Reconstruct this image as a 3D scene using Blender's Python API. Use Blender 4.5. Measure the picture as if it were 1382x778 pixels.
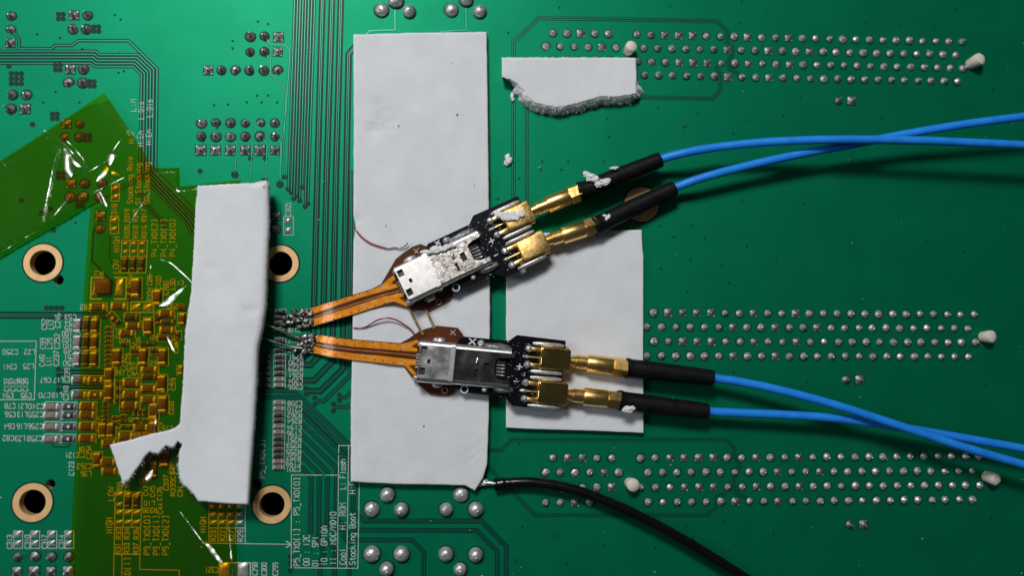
import bpy, bmesh, math, random
from mathutils import Vector, Matrix, noise

# ------------------------------------------------------------------ scene, camera, light
sc = bpy.context.scene
for o in list(bpy.data.objects):
    bpy.data.objects.remove(o)
COL = sc.collection
sc.unit_settings.scale_length = 0.0134          # one unit is 13.4 mm: the board shows about 185 mm of its length
random.seed(7)

PXF = 1100.0                                    # focal length in photo pixels
CAM = Vector((-0.95, -0.85, 10.93))
FWD = (-CAM).normalized()
RGT = FWD.cross(Vector((0, 1, 0))).normalized()
UPV = RGT.cross(FWD)

def ray(px, py):
    return (FWD + RGT * ((px - 691) / PXF) + UPV * ((389 - py) / PXF)).normalized()

def at(px, py, z=0.0):
    """place on the board plan (z in 0.01 units above the board)"""
    d = ray(px, py)
    t = (z / 100.0 - CAM.z) / d.z
    return CAM + d * t

cam_d = bpy.data.cameras.new('camera')
cam = bpy.data.objects.new('camera', cam_d)
COL.objects.link(cam)
M = Matrix((RGT, UPV, -FWD)).transposed().to_4x4()
M.translation = CAM
cam.matrix_world = M
cam_d.sensor_width = 36.0
cam_d.lens = 36.0 * PXF / 1382.0
cam_d.clip_start = 0.05
cam_d.clip_end = 500
cam_d.dof.use_dof = True
cam_d.dof.focus_distance = 10.85
cam_d.dof.aperture_fstop = 0.0286 / 0.26
sc.camera = cam

w = bpy.data.worlds.new('World')
sc.world = w
w.use_nodes = True
w.node_tree.nodes['Background'].inputs[0].default_value = (0.80, 0.90, 1.0, 1)
w.node_tree.nodes['Background'].inputs[1].default_value = 0.035

def area_light(name, loc, target, size, power, color):
    d = bpy.data.lights.new(name, 'AREA')
    d.shape = 'RECTANGLE'
    d.size, d.size_y = size
    d.energy = power
    d.color = color
    o = bpy.data.objects.new(name, d)
    COL.objects.link(o)
    o.location = loc
    o.rotation_euler = (Vector(target) - Vector(loc)).to_track_quat('-Z', 'Y').to_euler()
    return o

KEY = Vector((-8.5, 19.0, 30.0))
area_light('ceiling_lamp', KEY, (0, 0, 0), (9.5, 6.5), 10300, (1.0, 0.985, 0.96))
area_light('window_light', (-36, 4, 30), (0, 0, 0), (14, 14), 3800, (0.90, 0.96, 1.0))  # broad soft fill added from the left, its source unseen

sc.view_settings.view_transform = 'Standard'
sc.view_settings.look = 'None'
sc.view_settings.exposure = 0.0
sc.view_settings.gamma = 1.0
sc.view_settings.use_curve_mapping = False
sc.cycles.max_bounces = 8
sc.cycles.transparent_max_bounces = 16
sc.cycles.sample_clamp_indirect = 6.0
sc.cycles.use_denoising = True

# ------------------------------------------------------------------ materials
MATS = {}
def new_mat(name):
    m = bpy.data.materials.new(name)
    m.use_nodes = True
    MATS[name] = m
    nt = m.node_tree
    return m, nt, nt.nodes['Principled BSDF']

def setp(b, **k):
    names = {'col': 'Base Color', 'rough': 'Roughness', 'metal': 'Metallic', 'spec': 'Specular IOR Level',
             'coat': 'Coat Weight', 'coatr': 'Coat Roughness', 'sheen': 'Sheen Weight', 'ior': 'IOR',
             'sss': 'Subsurface Weight'}
    for a, v in k.items():
        if a == 'col':
            v = (*v, 1)
        b.inputs[names[a]].default_value = v

def tex_noise(nt, scale, detail=3, rough=0.55, coord='Object'):
    tc = nt.nodes.new('ShaderNodeTexCoord')
    n = nt.nodes.new('ShaderNodeTexNoise')
    n.inputs['Scale'].default_value = scale
    n.inputs['Detail'].default_value = detail
    n.inputs['Roughness'].default_value = rough
    nt.links.new(tc.outputs[coord], n.inputs['Vector'])
    return n

def col_var(nt, b, c1, c2, scale, lo=0.35, hi=0.65, detail=4):
    n = tex_noise(nt, scale, detail)
    r = nt.nodes.new('ShaderNodeValToRGB')
    r.color_ramp.elements[0].position = lo
    r.color_ramp.elements[1].position = hi
    r.color_ramp.elements[0].color = (*c1, 1)
    r.color_ramp.elements[1].color = (*c2, 1)
    nt.links.new(n.outputs[0], r.inputs[0])
    nt.links.new(r.outputs[0], b.inputs['Base Color'])
    return n

def rough_var(nt, b, r1, r2, scale, detail=4):
    n = tex_noise(nt, scale, detail)
    mr = nt.nodes.new('ShaderNodeMapRange')
    mr.inputs[1].default_value = 0.3
    mr.inputs[2].default_value = 0.7
    mr.inputs[3].default_value = r1
    mr.inputs[4].default_value = r2
    nt.links.new(n.outputs[0], mr.inputs[0])
    nt.links.new(mr.outputs[0], b.inputs['Roughness'])

def bump(nt, b, scale, strength, dist, detail=4, rough=0.6):
    n = tex_noise(nt, scale, detail, rough)
    bp = nt.nodes.new('ShaderNodeBump')
    bp.inputs['Strength'].default_value = strength
    bp.inputs['Distance'].default_value = dist
    nt.links.new(n.outputs[0], bp.inputs['Height'])
    nt.links.new(bp.outputs[0], b.inputs['Normal'])
    return bp

# solder mask over copper: green lacquer on a satin metal layer
m, nt, b = new_mat('solder_mask')
setp(b, metal=0.62, rough=0.52, coat=0.03, coatr=0.36, spec=0.10)
col_var(nt, b, (0.0003, 0.180, 0.084), (0.0006, 0.205, 0.098), 1.6, 0.3, 0.7, 6)
bump(nt, b, 26, 0.10, 0.01, 3)
m, nt, b = new_mat('mask_on_laminate')
setp(b, col=(0.0008, 0.026, 0.023), rough=0.5, coat=0.05, coatr=0.34, spec=0.12)
m, nt, b = new_mat('mask_on_trace')
setp(b, col=(0.001, 0.21, 0.115), metal=0.55, rough=0.45, coat=0.2, coatr=0.3, spec=0.2)
m, nt, b = new_mat('via_mask')
setp(b, col=(0.001, 0.035, 0.024), rough=0.6, spec=0.2)
m, nt, b = new_mat('laminate_edge')
setp(b, col=(0.30, 0.28, 0.14), rough=0.7)
m, nt, b = new_mat('silkscreen')
setp(b, rough=0.7, spec=0.2)
col_var(nt, b, (0.34, 0.40, 0.38), (0.54, 0.59, 0.57), 30, 0.3, 0.6)
m, nt, b = new_mat('plated_gold_ring')
setp(b, metal=0.30, rough=0.5)
col_var(nt, b, (0.70, 0.43, 0.19), (0.80, 0.52, 0.25), 9)
m, nt, b = new_mat('solder')
setp(b, metal=0.62, rough=0.36)
col_var(nt, b, (0.38, 0.39, 0.40), (0.66, 0.66, 0.66), 9, 0.35, 0.65)
bump(nt, b, 22, 0.25, 0.02, 3)
m, nt, b = new_mat('dull_solder')
setp(b, metal=0.70, rough=0.45)
col_var(nt, b, (0.12, 0.14, 0.14), (0.34, 0.35, 0.35), 14, 0.3, 0.7)
bump(nt, b, 30, 0.4, 0.02, 3)
m, nt, b = new_mat('fluxed_solder')
setp(b, metal=0.7, rough=0.25, coat=0.6, coatr=0.1)
col_var(nt, b, (0.02, 0.017, 0.015), (0.42, 0.40, 0.38), 22, 0.42, 0.62)
bump(nt, b, 40, 0.5, 0.02, 4)
m, nt, b = new_mat('tinned_pin')
setp(b, col=(0.75, 0.74, 0.72), metal=0.9, rough=0.38)
m, nt, b = new_mat('ceramic_brown')
setp(b, rough=0.5)
col_var(nt, b, (0.070, 0.026, 0.014), (0.125, 0.055, 0.032), 18)
m, nt, b = new_mat('ceramic_grey_brown')
setp(b, rough=0.5)
col_var(nt, b, (0.14, 0.10, 0.08), (0.24, 0.18, 0.15), 18)
m, nt, b = new_mat('chip_black')
setp(b, col=(0.016, 0.016, 0.018), rough=0.45)
m, nt, b = new_mat('chip_mark')
setp(b, col=(0.55, 0.5, 0.48), rough=0.6)
m, nt, b = new_mat('terminal_tin')
setp(b, metal=0.65, rough=0.4)
col_var(nt, b, (0.42, 0.42, 0.42), (0.72, 0.71, 0.70), 24)
m, nt, b = new_mat('terminal_dark')
setp(b, metal=0.8, rough=0.4)
col_var(nt, b, (0.12, 0.12, 0.12), (0.36, 0.35, 0.34), 24)

# foam
m, nt, b = new_mat('white_foam')
setp(b, rough=0.92, spec=0.12, sheen=0.15, sss=0.5)
b.inputs['Subsurface Radius'].default_value = (1, 1, 1)
b.inputs['Subsurface Scale'].default_value = 0.07
n1 = col_var(nt, b, (0.625, 0.645, 0.675), (0.69, 0.71, 0.74), 2.4, 0.3, 0.7, 8)
bp1 = bump(nt, b, 30, 0.22, 0.02, 6, 0.7)
n2 = tex_noise(nt, 3.2, 5)
bp2 = nt.nodes.new('ShaderNodeBump')
bp2.inputs['Strength'].default_value = 0.10
bp2.inputs['Distance'].default_value = 0.06
nt.links.new(n2.outputs[0], bp2.inputs['Height'])
nt.links.new(bp1.outputs[0], bp2.inputs['Normal'])
nt.links.new(bp2.outputs[0], b.inputs['Normal'])
m, nt, b = new_mat('torn_foam')
setp(b, rough=0.95, spec=0.08, sheen=0.3, sss=0.35)
b.inputs['Subsurface Radius'].default_value = (1, 1, 1)
b.inputs['Subsurface Scale'].default_value = 0.28
col_var(nt, b, (0.72, 0.73, 0.75), (0.90, 0.91, 0.92), 11, 0.3, 0.7, 8)
bump(nt, b, 16, 0.5, 0.04, 7, 0.7)

m, nt, b = new_mat('foam_fluff')
setp(b, rough=0.95, spec=0.08, sheen=0.3)
col_var(nt, b, (0.66, 0.665, 0.68), (0.84, 0.84, 0.85), 14, 0.3, 0.7, 6)
bump(nt, b, 40, 0.5, 0.02, 6, 0.7)

# polyimide tape: clear amber film with a smooth face
def film(name, tint, rough, bscale, bstr, bdist):
    m = bpy.data.materials.new(name)
    m.use_nodes = True
    MATS[name] = m
    nt = m.node_tree
    nt.nodes.clear()
    out = nt.nodes.new('ShaderNodeOutputMaterial')
    tr = nt.nodes.new('ShaderNodeBsdfTransparent')
    tr.inputs[0].default_value = (*tint, 1)
    gl = nt.nodes.new('ShaderNodeBsdfGlossy')
    gl.inputs[0].default_value = (1, 1, 1, 1)
    gl.inputs['Roughness'].default_value = rough
    df = nt.nodes.new('ShaderNodeBsdfDiffuse')
    df.inputs[0].default_value = (0.55, 0.36, 0.01, 1)
    m0 = nt.nodes.new('ShaderNodeMixShader')
    m0.inputs[0].default_value = 0.013
    nt.links.new(tr.outputs[0], m0.inputs[1])
    nt.links.new(df.outputs[0], m0.inputs[2])
    # thin-film reflectance, the same from either face
    ge = nt.nodes.new('ShaderNodeNewGeometry')
    dt = nt.nodes.new('ShaderNodeVectorMath'); dt.operation = 'DOT_PRODUCT'
    nt.links.new(ge.outputs['Normal'], dt.inputs[0]); nt.links.new(ge.outputs['Incoming'], dt.inputs[1])
    def mth(op, a_, b_=None):
        q = nt.nodes.new('ShaderNodeMath'); q.operation = op
        for i_, x_ in enumerate((a_, b_)):
            if x_ is None: continue
            if isinstance(x_, (int, float)): q.inputs[i_].default_value = x_
            else: nt.links.new(x_, q.inputs[i_])
        return q.outputs[0]
    c_ = mth('SUBTRACT', 1.0, mth('ABSOLUTE', dt.outputs['Value']))
    fr = mth('ADD', mth('MULTIPLY', mth('POWER', c_, 5.0), 0.94), 0.055)
    mx = nt.nodes.new('ShaderNodeMixShader')
    nt.links.new(fr, mx.inputs[0])
    nt.links.new(m0.outputs[0], mx.inputs[1])
    nt.links.new(gl.outputs[0], mx.inputs[2])
    nt.links.new(mx.outputs[0], out.inputs[0])
    n = tex_noise(nt, bscale, 3)
    bp = nt.nodes.new('ShaderNodeBump')
    bp.inputs['Strength'].default_value = bstr
    bp.inputs['Distance'].default_value = bdist
    nt.links.new(n.outputs[0], bp.inputs['Height'])
    nt.links.new(bp.outputs[0], gl.inputs['Normal'])
    return m
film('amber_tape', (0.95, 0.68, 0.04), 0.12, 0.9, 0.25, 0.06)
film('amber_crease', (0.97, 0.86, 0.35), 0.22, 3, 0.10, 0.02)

# flex circuit
m, nt, b = new_mat('flex_film')
setp(b, rough=0.35, coat=0.4, coatr=0.12, spec=0.3)
col_var(nt, b, (0.055, 0.012, 0.002), (0.095, 0.022, 0.004), 3)
m, nt, b = new_mat('flex_copper')
setp(b, metal=0.35, rough=0.34, coat=0.35, coatr=0.10)
col_var(nt, b, (0.70, 0.225, 0.004), (0.86, 0.31, 0.008), 4)
bump(nt, b, 6, 0.25, 0.05, 2)
m, nt, b = new_mat('flex_line')
setp(b, col=(0.07, 0.013, 0.004), rough=0.35, coat=0.6, coatr=0.15)
m, nt, b = new_mat('flex_mark')
setp(b, col=(0.50, 0.40, 0.36), rough=0.7)
m, nt, b = new_mat('polyimide_edge')
setp(b, col=(0.36, 0.20, 0.05), rough=0.4)

# connectors
m, nt, b = new_mat('steel_shell')
setp(b, metal=1.0, rough=0.36)
col_var(nt, b, (0.62, 0.61, 0.59), (0.76, 0.75, 0.73), 14)
bump(nt, b, 18, 0.06, 0.01, 4)
m, nt, b = new_mat('scuffed_shell')
setp(b, metal=1.0)
col_var(nt, b, (0.24, 0.215, 0.19), (0.64, 0.62, 0.59), 18, 0.38, 0.66, 8)
rough_var(nt, b, 0.22, 0.5, 24, 6)
bump(nt, b, 30, 0.25, 0.012, 6)
m, nt, b = new_mat('polished_shell')
setp(b, metal=1.0)
col_var(nt, b, (0.36, 0.36, 0.36), (0.62, 0.61, 0.60), 3)
rough_var(nt, b, 0.05, 0.22, 6, 5)
m, nt, b = new_mat('gold')
setp(b, metal=1.0)
col_var(nt, b, (0.88, 0.56, 0.17), (0.98, 0.68, 0.26), 6)
rough_var(nt, b, 0.26, 0.36, 14, 4)
bump(nt, b, 30, 0.03, 0.01, 3)
m, nt, b = new_mat('polished_gold')
setp(b, metal=1.0, rough=0.08)
col_var(nt, b, (0.80, 0.50, 0.14), (0.95, 0.64, 0.22), 6)
m, nt, b = new_mat('smeared_shell')
setp(b, metal=1.0)
col_var(nt, b, (0.42, 0.42, 0.42), (0.80, 0.79, 0.78), 7, 0.35, 0.65, 5)
rough_var(nt, b, 0.24, 0.44, 5, 5)
m, nt, b = new_mat('scuffed_gold')
setp(b, metal=1.0)
col_var(nt, b, (0.46, 0.28, 0.08), (0.86, 0.60, 0.24), 10, 0.38, 0.62, 5)
rough_var(nt, b, 0.34, 0.6, 18, 5)
bump(nt, b, 26, 0.22, 0.015, 5)
m, nt, b = new_mat('black_board')
setp(b, col=(0.004, 0.004, 0.006), rough=0.22, spec=0.25, coat=0.25, coatr=0.08)
bump(nt, b, 9, 0.10, 0.02, 4)
m, nt, b = new_mat('black_plastic')
setp(b, col=(0.008, 0.008, 0.009), rough=0.5)
m, nt, b = new_mat('white_ink')
setp(b, col=(0.55, 0.60, 0.68), rough=0.7)

# cables
m, nt, b = new_mat('heat_shrink')
setp(b, rough=0.5, spec=0.14)
col_var(nt, b, (0.004, 0.004, 0.005), (0.008, 0.008, 0.009), 7)
bump(nt, b, 30, 0.25, 0.02, 4)
m, nt, b = new_mat('blue_jacket')
setp(b, rough=0.42, spec=0.35)
col_var(nt, b, (0.010, 0.200, 0.72), (0.018, 0.250, 0.84), 5)
wv = nt.nodes.new('ShaderNodeTexWave')
tc = nt.nodes.new('ShaderNodeTexCoord')
wv.wave_type = 'BANDS'
wv.bands_direction = 'DIAGONAL'
wv.inputs['Scale'].default_value = 22
wv.inputs['Distortion'].default_value = 1.5
nt.links.new(tc.outputs['Object'], wv.inputs['Vector'])
bq = nt.nodes.new('ShaderNodeBump')
bq.inputs['Strength'].default_value = 0.10
bq.inputs['Distance'].default_value = 0.02
nt.links.new(wv.outputs[0], bq.inputs['Height'])
nt.links.new(bq.outputs[0], b.inputs['Normal'])
m, nt, b = new_mat('black_insulation')
setp(b, col=(0.003, 0.003, 0.004), rough=0.25, spec=0.45)
bump(nt, b, 8, 0.12, 0.04, 2)
m, nt, b = new_mat('red_enamel')
setp(b, col=(0.28, 0.008, 0.025), rough=0.25, coat=0.5)
m, nt, b = new_mat('bare_wire')
setp(b, metal=0.9, rough=0.35)
col_var(nt, b, (0.14, 0.14, 0.14), (0.42, 0.41, 0.40), 9)
m, nt, b = new_mat('brown_enamel')
setp(b, rough=0.4)
col_var(nt, b, (0.16, 0.085, 0.02), (0.30, 0.18, 0.06), 14)
m, nt, b = new_mat('peg_plastic')
setp(b, rough=0.55, spec=0.3, sss=0.0)
col_var(nt, b, (0.58, 0.53, 0.45), (0.70, 0.66, 0.57), 5)
m, nt, b = new_mat('dust')
setp(b, col=(0.5, 0.55, 0.52), rough=0.9)
m, nt, b = new_mat('dark_speck')
setp(b, col=(0.05, 0.05, 0.05), rough=0.9)
m, nt, b = new_mat('table_black')
setp(b, col=(0.012, 0.012, 0.012), rough=0.8)

# ------------------------------------------------------------------ mesh helpers
def fb3(p):
    return noise.noise(p) + 0.6 * noise.noise(p * 2.3) + 0.45 * noise.noise(p * 5.1)

class MB:
    def __init__(s):
        s.v = []; s.f = []; s.m = []
    def add(s, verts, faces, mi=0):
        k = len(s.v)
        s.v += [Vector(p) for p in verts]
        s.f += [tuple(i + k for i in f) for f in faces]
        s.m += [mi] * len(faces)
    def box(s, x0, x1, y0, y1, z0, z1, bev=0.0, mi=0):
        if bev <= 0:
            v = [(x, y, z) for z in (z0, z1) for y in (y0, y1) for x in (x0, x1)]
            s.add(v, [(0, 2, 3, 1), (4, 5, 7, 6), (0, 1, 5, 4), (2, 6, 7, 3), (0, 4, 6, 2), (1, 3, 7, 5)], mi)
            return
        def ring(d, z):
            e = bev
            return [(x0 + d + e, y0 + d, z), (x1 - d - e, y0 + d, z), (x1 - d, y0 + d + e, z), (x1 - d, y1 - d - e, z),
                    (x1 - d - e, y1 - d, z), (x0 + d + e, y1 - d, z), (x0 + d, y1 - d - e, z), (x0 + d, y0 + d + e, z)]
        v = ring(0, z0) + ring(0, z1 - bev) + ring(bev * 0.35, z1 - bev * 0.35) + ring(bev, z1)
        f = [tuple(range(7, -1, -1)), tuple(range(24, 32))]
        for r in range(3):
            for i in range(8):
                j = (i + 1) % 8
                f.append((r * 8 + i, r * 8 + j, r * 8 + 8 + j, r * 8 + 8 + i))
        s.add(v, f, mi)
    def lathe(s, prof, seg=12, mi=0, cx=0, cy=0, jit=0.0):
        v = []; f = []
        for (r, z) in prof:
            for i in range(seg):
                a = 2 * math.pi * i / seg
                rr = r * (1 + random.uniform(-jit, jit))
                v.append((cx + rr * math.cos(a), cy + rr * math.sin(a), z))
        n = len(prof)
        for k in range(n - 1):
            for i in range(seg):
                j = (i + 1) % seg
                f.append((k * seg + i, k * seg + j, (k + 1) * seg + j, (k + 1) * seg + i))
        f.append(tuple(range((n - 1) * seg, n * seg)))
        s.add(v, f, mi)
    def tube(s, pts, rad, seg=12, mi=0, cap=True, phase=0.0):
        pts = [Vector(p) for p in pts]
        n = len(pts)
        if not hasattr(rad, '__len__'):
            rad = [rad] * n
        t0 = (pts[1] - pts[0]).normalized()
        nrm = t0.orthogonal().normalized() if abs(t0.z) > 0.9 else (Vector((0, 0, 1)) - t0 * t0.z).normalized()
        v = []; f = []
        tprev = t0
        for i in range(n):
            if i == 0: t = t0
            elif i == n - 1: t = tprev if (pts[-1] - pts[-2]).length < 1e-7 else (pts[-1] - pts[-2]).normalized()
            else:
                d = pts[i + 1] - pts[i - 1]
                t = d.normalized() if d.length > 1e-7 else tprev
            nrm = (nrm - t * nrm.dot(t)).normalized()
            bi = t.cross(nrm)
            tprev = t
            for k in range(seg):
                a = 2 * math.pi * k / seg + phase
                v.append(pts[i] + (nrm * math.cos(a) + bi * math.sin(a)) * rad[i])
        for i in range(n - 1):
            for k in range(seg):
                j = (k + 1) % seg
                f.append((i * seg + k, i * seg + j, (i + 1) * seg + j, (i + 1) * seg + k))
        if cap:
            f.append(tuple(range(seg - 1, -1, -1)))
            f.append(tuple(range((n - 1) * seg, n * seg)))
        s.add(v, f, mi)
    def blob(s, c, r, mi=0, sub=2, amp=0.25, freq=2.0, seed=0.0, octs=1):
        bm = bmesh.new()
        bmesh.ops.create_icosphere(bm, subdivisions=sub, radius=1)
        c = Vector(c); r = Vector(r) if hasattr(r, '__len__') else Vector((r, r, r))
        vs = []
        for q in bm.verts:
            k = 1 + amp * (noise.noise if octs == 1 else fb3)(q.co * freq + Vector((seed, seed * 1.7, -seed)))
            vs.append(c + Vector((q.co.x * r.x * k, q.co.y * r.y * k, q.co.z * r.z * k)))
        fs = [tuple(p.index for p in q.verts) for q in bm.faces]
        bm.free()
        s.add(vs, fs, mi)
    def mesh(s, name, mats, smooth=True):
        me = bpy.data.meshes.new(name)
        me.from_pydata([tuple(p) for p in s.v], [], s.f)
        for q in mats:
            me.materials.append(MATS[q])
        me.polygons.foreach_set('material_index', s.m)
        if smooth:
            me.polygons.foreach_set('use_smooth', [True] * len(s.f))
            me.set_sharp_from_angle(angle=math.radians(smooth if smooth is not True else 40))
        me.update()
        return me

def link(name, me, parent=None, loc=None, rotz=None):
    o = bpy.data.objects.new(name, me)
    COL.objects.link(o)
    if parent is not None:
        o.parent = parent
    if loc is not None:
        o.location = loc
    if rotz is not None:
        o.rotation_euler = (0, 0, rotz)
    return o

def tag(o, label, cat, group=None):
    o['label'] = label
    o['category'] = cat
    if group:
        o['group'] = group
    return o

def empty(name, loc=(0, 0, 0)):
    o = bpy.data.objects.new(name, None)
    o.empty_display_size = 0.1
    COL.objects.link(o)
    o.location = loc
    return o

def build_at(mb, name, mats, base, smooth=True):
    """a top-level mesh whose origin is its base point"""
    base = Vector(base)
    mb.v = [p - base for p in mb.v]
    return link(name, mb.mesh(name, mats, smooth), None, base)

def child_world(mb, name, mats, parent, smooth=True):
    """a part given in world coordinates under a parent that is only translated"""
    off = Vector(parent.location)
    mb.v = [p - off for p in mb.v]
    return link(name, mb.mesh(name, mats, smooth), parent)

def fbm(p, f, oct=3):
    a = 0; g = 1
    for i in range(oct):
        a += g * noise.noise(p * f)
        f *= 2.1; g *= 0.5
    return a

def poly_tris(outer, holes=(), cell=None):
    """triangulated 2-D polygon with holes, cut along a grid; returns bmesh in plan coordinates"""
    bm = bmesh.new()
    for loop in [outer] + list(holes):
        vs = [bm.verts.new((x, y, 0)) for x, y in loop]
        for i in range(len(vs)):
            bm.edges.new((vs[i], vs[(i + 1) % len(vs)]))
    bmesh.ops.triangle_fill(bm, use_beauty=True, use_dissolve=False, edges=bm.edges[:], normal=(0, 0, 1))
    if cell:
        xs = [p[0] for p in outer]; ys = [p[1] for p in outer]
        x = math.floor(min(xs) / cell) * cell + cell * 0.37
        while x < max(xs):
            bmesh.ops.bisect_plane(bm, geom=bm.verts[:] + bm.edges[:] + bm.faces[:], plane_co=(x, 0, 0), plane_no=(1, 0, 0))
            x += cell
        y = math.floor(min(ys) / cell) * cell + cell * 0.41
        while y < max(ys):
            bmesh.ops.bisect_plane(bm, geom=bm.verts[:] + bm.edges[:] + bm.faces[:], plane_co=(0, y, 0), plane_no=(0, 1, 0))
            y += cell
    bm.normal_update()
    return bm

def densify(poly, step, jit=0.0, seed=0.0, closed=True, f=0.11):
    out = []
    n = len(poly)
    for i in range(n if closed else n - 1):
        a = Vector(poly[i]); b_ = Vector(poly[(i + 1) % n])
        L = (b_ - a).length
        k = max(1, int(L / step))
        for j in range(k):
            p = a.lerp(b_, j / k)
            if jit and j > 0:
                d = (b_ - a).normalized()
                nn = Vector((-d.y, d.x))
                p = p + nn * jit * fbm(Vector((p.x, p.y, seed)), f, 3)
            out.append((p.x, p.y))
    if not closed:
        out.append(tuple(poly[-1]))
    return out

def smooth_path(pts, n=12):
    P = [Vector(p) for p in pts]
    P = [P[0] * 2 - P[1]] + P + [P[-1] * 2 - P[-2]]
    out = []
    for i in range(1, len(P) - 2):
        a, b_, c, d = P[i - 1], P[i], P[i + 1], P[i + 2]
        for k in range(n):
            t = k / n
            out.append(0.5 * ((2 * b_) + (c - a) * t + (2 * a - 5 * b_ + 4 * c - d) * t * t + (3 * b_ - a - 3 * c + d) * t ** 3))
    out.append(P[-2].copy())
    return out

def ribbon(pts, width):
    """mitred flat ribbon in plan px: list of (left, right)"""
    P = [Vector(p) for p in pts]
    out = []
    n = len(P)
    for i in range(n):
        if i == 0: d1 = d2 = (P[1] - P[0]).normalized()
        elif i == n - 1: d1 = d2 = (P[-1] - P[-2]).normalized()
        else:
            d1 = (P[i] - P[i - 1]).normalized(); d2 = (P[i + 1] - P[i]).normalized()
        n1 = Vector((-d1.y, d1.x)); n2 = Vector((-d2.y, d2.x))
        m_ = n1 + n2
        if m_.length < 0.3: m_ = n1
        m_.normalize()
        k = min(1.6, 1 / max(0.4, m_.dot(n1)))
        out.append((P[i] + m_ * (width / 2 * k), P[i] - m_ * (width / 2 * k)))
    return out

def add_ribbon(mb, pts, width, z, mi=0, offs=0.0):
    if offs:
        pts = [tuple(l) for l, r in ribbon(pts, 2 * offs)]
    rb = ribbon(pts, width)
    v = []
    for l, r in rb:
        v.append(at(l.x, l.y, z)); v.append(at(r.x, r.y, z))
    f = [(2 * i, 2 * i + 2, 2 * i + 3, 2 * i + 1) for i in range(len(rb) - 1)]
    mb.add(v, f, mi)

# ------------------------------------------------------------------ table and circuit board
mb = MB()
mb.box(-40, 40, -40, 40, -1.6, -1.5)
table = build_at(mb, 'table', ['table_black'], (0, 0, -1.5), False)
table['kind'] = 'structure'

board = empty('circuit_board')
tag(board, 'green printed circuit board with soldered pins and tape, filling the whole picture', 'circuit board')

BT = -12.0                                       # board underside
HOLES = [(58, 355, 16.5), (44, 679, 16.5), (378, 356, 16.5), (367, 682, 16.5), (866, 276, 8.6),
         (79, 378, 6.5), (68, 654, 6), (346, 655, 6.5)]
def circ(px, py, r, n=40):
    c = at(px, py)
    return [(c.x + r / 100 * math.cos(2 * math.pi * i / n), c.y + r / 100 * math.sin(2 * math.pi * i / n)) for i in range(n)]
outer = [(-10.5, -7.2), (10.5, -7.2), (10.5, 7.2), (-10.5, 7.2)]
loops = [circ(*h) for h in HOLES]
bm = poly_tris(outer, loops)
mb = MB()
bm.verts.index_update()
mb.add([(q.co.x, q.co.y, 0) for q in bm.verts], [tuple(p.index for p in q.verts) for q in bm.faces], 0)
mb.add([(q.co.x, q.co.y, BT / 100) for q in bm.verts], [tuple(p.index for p in reversed(q.verts)) for q in bm.faces], 0)
bm.free()
for lp in [outer] + loops:
    n = len(lp)
    mb.add([(x, y, 0) for x, y in lp] + [(x, y, BT / 100) for x, y in lp],
           [(i, i + n, (i + 1) % n + n, (i + 1) % n) for i in range(n)], 1)
link('board_panel', mb.mesh('board_panel', ['solder_mask', 'laminate_edge'], False), board)

# plated rings of the mounting holes, with a bare clearance line round them
def ring_mesh(name, ri, ro, z0, z1, mat, inner_wall=True, seg=48):
    mb = MB()
    prof = [(ro, z0), (ro - 0.002, z1), (ri + 0.004, z1), (ri, z1 - 0.004)]
    if inner_wall:
        prof.append((ri, BT / 100 + 0.002))
    v = []; f = []
    for r, z in prof:
        for i in range(seg):
            a = 2 * math.pi * i / seg
            v.append((r * math.cos(a), r * math.sin(a), z))
    for k in range(len(prof) - 1):
        for i in range(seg):
            j = (i + 1) % seg
            f.append((k * seg + i, k * seg + j, (k + 1) * seg + j, (k + 1) * seg + i))
    mb.add(v, f)
    return mb.mesh(name, [mat])
ring_me = ring_mesh('mounting_ring', 0.16, 0.242, 0.001, 0.006, 'plated_gold_ring')
pad_ring_me = ring_mesh('mounting_ring', 0.085, 0.242, 0.001, 0.006, 'plated_gold_ring')
gap_me = ring_mesh('clearance_ring', 0.242, 0.262, 0.0, 0.0025, 'mask_on_laminate', False)
for i, (hx, hy, hr) in enumerate(HOLES[:5]):
    r_ = link('mounting_ring', ring_me if i < 4 else pad_ring_me, board, at(hx, hy))
    link('clearance_ring', gap_me, r_)

# ------------------------------------------------------------------ traces
def trace_set(path, n=2, pitch=3.0, tw=0.9, edge=2.2, z=0.18):
    """clearance slot in the ground copper with n tracks running in it"""
    half = (n - 1) / 2 * pitch
    mb = MB()
    add_ribbon(mb, path, 2 * (half + edge), z)
    slot = link('clearance_slot', mb.mesh('clearance_slot', ['mask_on_laminate'], False), board)
    for i in range(n):
        mb = MB()
        add_ribbon(mb, path, tw, z + 0.18, 0, -half + i * pitch)
        link('track', mb.mesh('track', ['mask_on_trace'], False), slot)

zz = [0.18]
def T(path, n=2, pitch=2.6, tw=0.9, edge=1.9):
    zz[0] = 0.18 + (zz[0] - 0.18 + 0.011) % 0.16
    trace_set(path, n, pitch, tw, edge, zz[0])

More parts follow.
